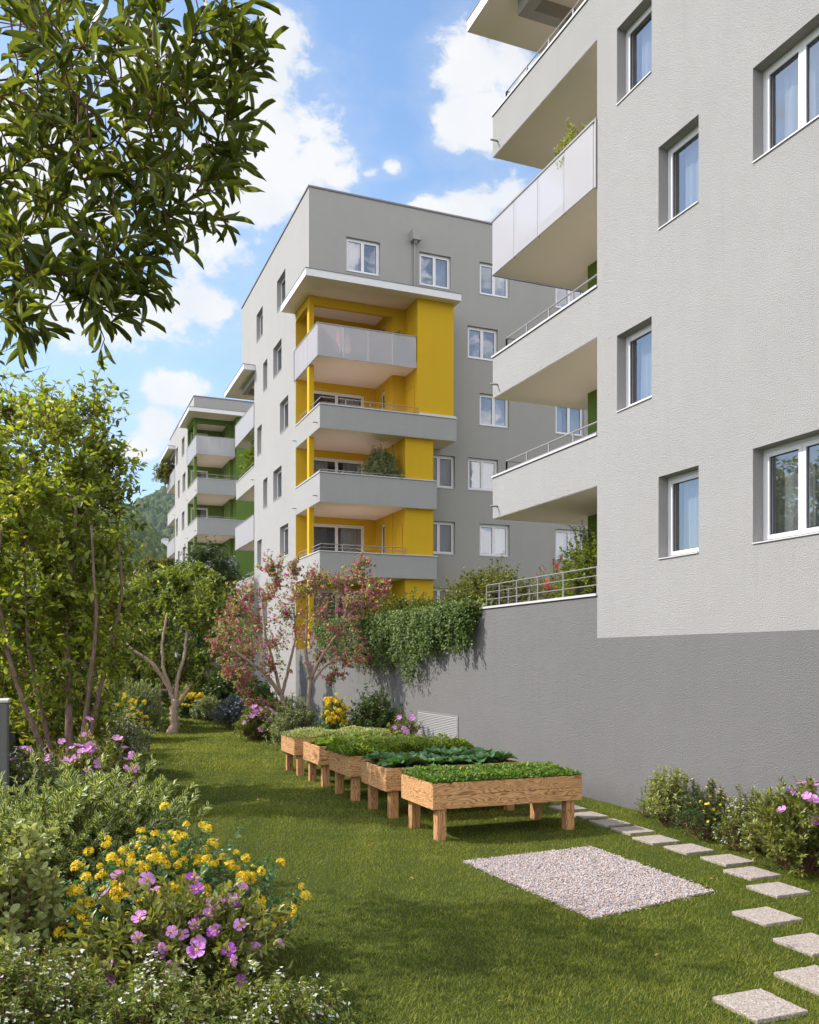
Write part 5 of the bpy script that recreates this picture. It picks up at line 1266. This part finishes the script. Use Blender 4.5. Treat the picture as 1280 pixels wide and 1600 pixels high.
S('dark_hedge_shrub','dark tall shrub behind the multi stemmed tree trunks',95,23.5,1085,1.8,1.3,leaf=.12,lmat='dk',stems=240,lps=60,lw=.5,kind='oval',seed=114)
S('dark_hedge_shrub','dark tall shrub far left behind the garden pillar',10,26,1050,2.0,1.2,leaf=.14,lmat='mid',stems=220,lps=55,lw=.5,kind='oval',seed=115)
S('dark_hedge_shrub','tall dark shrub with a few violet flowers left of the far lawn',180,46,1020,2.3,1.8,leaf=.18,lmat='dk',stems=220,lps=60,lw=.5,kind='oval',flow=[('cistus','deep',.12,25)],seed=116)
# far shrubs closing the lawn
S('feathery_shrub','light green shrub closing the far end of the lawn',255,66,1052,2.4,1.6,leaf=.22,lmat='pale',stems=220,lps=50,lw=.4,kind='dia',seed=117)
S('far_shrub','bright olive shrub behind the forked trunk',283,52,1045,1.8,1.5,leaf=.18,lmat='mid',stems=220,lps=50,lw=.4,kind='dia',seed=118)
S('far_shrub','pale green shrub below the dark round tree',312,50,1052,1.5,1.5,leaf=.17,lmat='pale',stems=200,lps=50,lw=.4,kind='dia',seed=120)
S('far_shrub','dark green rounded shrub behind the blue flowered bush',352,43,1048,1.5,1.3,leaf=.15,lmat='dk',stems=220,lps=60,lw=.45,kind='dia',seed=121)
S('yellow_coronilla','small shrub with yellow flowers on the right side of the far lawn',301,41.5,1087,.85,.8,leaf=.10,lmat='teal',stems=130,lps=45,lw=.6,kind='oval',flow=[('cluster','yellow',.09,110)],seed=122)
S('low_shrub','low pale shrub between the small yellow bush and the blue flowered bush',327,39.0,1090,.75,.8,leaf=.10,lmat='grey',stems=130,lps=45,lw=.4,kind='dia',flow=[('tiny','white',.03,50)],seed=123)
S('blue_flowered_shrub','rounded grey blue shrub dotted with blue flowers at the lawn edge',366,35.2,1093,.85,.8,leaf=.10,lmat='blue',stems=190,lps=50,lw=.3,kind='dia',flow=[('daisy','blue',.055,80)],seed=124,tilt=.45)
S('rosemary','upright dark rosemary left of the pink tree stems',408,36.5,1082,.8,.8,leaf=.12,lmat='dk',stems=150,lps=55,lw=.2,kind='dia',seed=125,tilt=.3,jit=.25)
S('rosemary','olive rosemary bush behind the pink tree',432,34,1090,.8,.8,leaf=.12,lmat='fine',stems=140,lps=50,lw=.25,kind='dia',seed=126,tilt=.3)
S('rockrose','rockrose with pink purple flowers at the lawn edge left of the pink tree stems',405,29.8,1108,.78,.7,leaf=.09,lmat='cist',stems=150,lps=46,lw=.4,kind='oval',flow=[('cistus','purple',.10,24)],seed=127)
S('pale_shrub','pale green shrub around the feet of the pink tree',458,27.0,1096,.85,.7,leaf=.085,lmat='grey',stems=180,lps=50,lw=.4,kind='dia',seed=128)
S('yellow_coronilla','shrub of yellow flowers behind the planters, right of the pink tree stems',521,26.2,1094,.5,.5,leaf=.075,lmat='teal',stems=110,lps=45,lw=.6,kind='oval',flow=[('cluster','yellow',.085,75)],seed=129)
S('dark_shrub','dense dark green shrub against the retaining wall behind the planters',585,25.0,1083,.85,.7,leaf=.085,lmat='dk',stems=220,lps=65,lw=.45,kind='dia',seed=130,jit=.22)
S('rockrose','rockrose with purple flowers in front of the air grille',632,21.6,1112,.55,.4,leaf=.075,lmat='cist',stems=90,lps=40,lw=.4,kind='oval',flow=[('cistus','purple',.075,15)],seed=131)
S('far_shrub','wide dark shrub along the foot of the far wall',395,40,1060,1.0,1.0,leaf=.12,lmat='dk',stems=160,lps=50,lw=.4,kind='dia',seed=139)
# right border by the wall
def SR(name,label,x,y,rx,ry,h,**k): return shrub(name,label,'shrub',x,y,rx,ry,h,**k)
SR('pale_shrub','pale cream green shrub against the grey wall, leftmost of the wall border',9.48,11.95,.36,.42,.80,leaf=.045,lmat='pale',stems=120,lps=60,lw=.5,kind='oval',seed=132,jit=.3,shape=3)
SR('twiggy_plant','small thin twiggy plant at the foot of the wall, left of the cream green shrub',9.62,12.75,.16,.28,.42,leaf=.035,lmat='pit',stems=16,lps=26,lw=.5,kind='oval',seed=133,jit=.3)
SR('yellow_daisy_plant','low plant with round yellow daisy heads by the wall',9.30,10.85,.40,.55,.66,leaf=.05,lmat='dk',stems=110,lps=46,lw=.35,kind='dia',flow=[('daisy','yellow',.026,62)],seed=134,jit=.3)
SR('white_flowered_shrub','airy shrub with tiny white flowers between the yellow daisies and the right rockrose',9.25,9.95,.42,.45,.72,leaf=.045,lmat='fine',stems=120,lps=45,lw=.35,kind='dia',flow=[('tiny','white',.017,70)],seed=135,jit=.3)
SR('rockrose','rockrose with large purple flowers at the right edge by the wall',9.02,8.75,.72,.72,.98,leaf=.085,lmat='cist',stems=150,lps=60,lw=.38,kind='lance',flow=[('cistus','purple',.07,16),('cistus','deep',.06,6)],seed=136,tilt=.5)
SR('white_flowered_shrub','white flowered shrub behind the right rockrose, close to the wall',9.55,9.1,.3,.5,.98,leaf=.045,lmat='grey',stems=90,lps=45,lw=.4,kind='dia',flow=[('tiny','white',.018,60)],seed=137,jit=.3)

# ================================================================== TERRACE HEDGE, TRAILING IVY, POTTED PLANTS
def T3(name,label,x,y,z,rx,ry,h,**k): return shrub(name,label,'shrub',x,y,rx,ry,h,z=z,**k)
T3('terrace_hedge','olive green rounded hedge on top of the retaining wall, left of the metal rail',11.3,22.0,3.45,1.1,2.2,1.45,leaf=.075,lmat='hedge',stems=420,lps=70,lw=.5,kind='oval',seed=140)
T3('terrace_hedge','lower olive hedge on the wall top in front of the yellow loggia',11.0,27.4,3.45,1.0,2.4,1.15,leaf=.085,lmat='hedge',stems=360,lps=60,lw=.5,kind='oval',seed=141)
T3('bottlebrush','bottlebrush shrub with red cylindrical flowers behind the terrace rail',10.85,17.9,3.45,.62,.75,1.35,leaf=.07,lmat='grey',stems=110,lps=40,lw=.2,kind='dia',flow=[('brush','red',.10,34)],seed=142,tilt=.45)
T3('terrace_shrub','bright yellow green bush behind the terrace rail beside the green wall',10.85,16.2,3.45,.75,.95,1.85,leaf=.055,lmat='pit',stems=260,lps=70,lw=.5,kind='oval',seed=143,jit=.3)
T3('terrace_shrub','tall darker green bush in the corner of the terrace against the green wall',11.2,15.3,3.45,.55,.6,2.15,leaf=.055,lmat='ivy',stems=200,lps=60,lw=.5,kind='oval',seed=144,jit=.3)
def ivy():
    r=rg(150); root=thing('trailing_ivy','thick trailing ivy hanging over the retaining wall top, left of the metal rail','climbing plant',(XW-.05,26,3.9))
    ys=[];L0=[]
    lines=[]
    for i in range(540):
        t=r.random(); y=19.72+ (33.2-19.72)*t
        env=np.interp(y,[19.7,20.3,20.9,21.6,22.4,23.2,24.0,24.8,26,27.5,29,31,33],[1.05,1.15,.75,.95,1.3,1.85,2.1,1.5,1.75,1.55,1.3,1.1,.9])*(.82+.3*abs(math.sin(y*5.1)))
        ln=env*(.22+.85*r.random()**1.4)
        out=.08+.34*r.random()
        x=XW-out; z0=3.98+.16*r.random()
        p0=np.array([XW+.25*r.random(),y+.2*r.normal(),z0]); 
        L_=[p0,np.array([x,y,z0+.02]),np.array([x-.05*r.random(),y+.04*r.normal(),z0-ln*.4]),np.array([x,y+.06*r.normal(),z0-ln*.75]),np.array([x+.03*r.normal(),y+.08*r.normal(),z0-ln])]
        lines.append(L_)
    ST=np.array(lines)-np.array([XW-.05,26,3.9]); tubes_mesh('vines',ST,.006,.002,M['twig'],root,3)
    P,T,Nn,D=place_leaves_on(ST,105,r,t0=0,tilt=.8,up=-.2); P=P+.06*r.normal(size=P.shape)
    P[:,0]=np.minimum(P[:,0],np.where(P[:,2]<.08,.02,.5)); T=unit(T+np.array([-.3,0,-.4])); Nn=unit(Nn+np.array([-1.2,0,.3]))
    rn=np.clip(.45+.22*fbm(P,1.5,3)+.28*r.normal(size=len(P)),0,1)
    leaves_mesh('foliage',P,T,Nn,.075*(.6+.7*r.random(len(P))),.62,'oval',L['ivy'],root,rn,r)
ivy()
def potted(name,label,x,y,z,pr_,ph,pm,rx,h,leaf,lm,seed,stems=70,lps=40,kind='oval',lw=.4,**k):
    root=shrub(name,label,'potted plant',x,y,rx,rx,h,leaf,lm,stems,lps,lw,kind,z=z+ph*.9,seed=seed,**k)
    m=MB(); m.lathe((0,0,-ph*.9),[(pr_*.7,0),(pr_*.98,ph*.4),(pr_,ph*.75),(pr_*.86,ph),(pr_*.78,ph),(pr_*.72,ph*.88)],20); m.build('pot',pm,root,smooth=True); return root
potted('potted_olive','bushy olive plant on the middle yellow balcony behind its grey parapet',12.75,34.45,9.25,.26,.5,M['terracotta'],.88,1.65,.10,'grey',160,150,60,'dia',.28)
potted('potted_plant','leafy potted plant inside the nearest frosted glass balcony',10.35,16.1,12.24,.22,.45,M['pot'],.5,1.35,.08,'pale',161,70,34)
potted('potted_plant','round green plant in a big white pot behind the yellow corner\'s frosted glass',13.5,34.5,15.1,.42,.72,M['pot'],.42,.5,.09,'dk',162,80,40)
potted('potted_plant','tall bright green plant on the far balcony of the yellow building',10.6,48.6,12.1,.3,.5,M['pot'],.85,2.0,.14,'pit',163,130,45,'dia',.3)
potted('potted_plant','brownish shrub on the farthest building\'s top left balcony',9.95,82.0,18.0,.3,.5,M['pot'],1.3,1.9,.2,'yol',164,120,40,'dia')
# table and chairs behind the frosted glass (yellow corner)
def table(x,y,z):
    t=thing('balcony_table','low brown balcony table blurred behind the yellow corner\'s frosted glass','table',(x,y,z))
    m=MB(); m.box(-.7,.7,-.4,.4,.70,.74); m.build('tabletop',M['table'],t,bevel=.01)
    for a in (-.62,.62):
        for b in (-.33,.33): m=MB(); m.box(a-.025,a+.025,b-.025,b+.025,0,.699); m.build('leg',M['white'],t)
table(11.9,34.75,15.1)
def chair(x,y,z,rz,lab):
    t=thing('balcony_chair',lab,'chair',(x,y,z),rz)
    m=MB(); m.box(-.24,.24,-.24,.24,.42,.48); m.build('seat',M['redcloth'],t,bevel=.02)
    m=MB(); m.box(-.24,.24,.20,.25,.5,.95); m.build('backrest',M['redcloth'],t,bevel=.02)
    for a in (-.21,.21):
        for b in (-.21,.21): m=MB(); m.box(a-.02,a+.02,b-.02,b+.02,0,.419); m.build('leg',M['white'],t)
chair(11.1,34.5,15.1,1.57,'red cushioned chair blurred behind frosted glass, left of the balcony table')
chair(12.7,34.6,15.1,-1.57,'red cushioned chair behind frosted glass, right of the balcony table')
# small white house on the hill foot
def hill_point(px,py):
    for dep in np.arange(700,1300,3):
        a,b=atd(px,dep); z=CH+(1030-py)*dep/F; h=float(near_h(a,b))
        if h>z: return a,b,h
    return a,b,z
hx,hy,hz=hill_point(257,857)
t=thing('hill_house','tiny white houses row with flat roofs at the foot of the wooded hill','house',(hx,hy-9,hz+8))
m=MB(); m.box(-3.4,3.4,-3,3,-12,2.4); m.box(-6.5,-3.41,-3,3,-12,1.4); m.build('wall',M['white'],t)
m=MB(); m.box(-3.6,3.6,-3.2,3.2,2.41,2.7); m.build('roof',M['cap'],t)
m=MB()
for q in (-2.5,-.8,.9,2.5): m.box(q-.4,q+.4,-3.06,-3.01,0.2,1.5)
m.build('window',M['dark'],t)
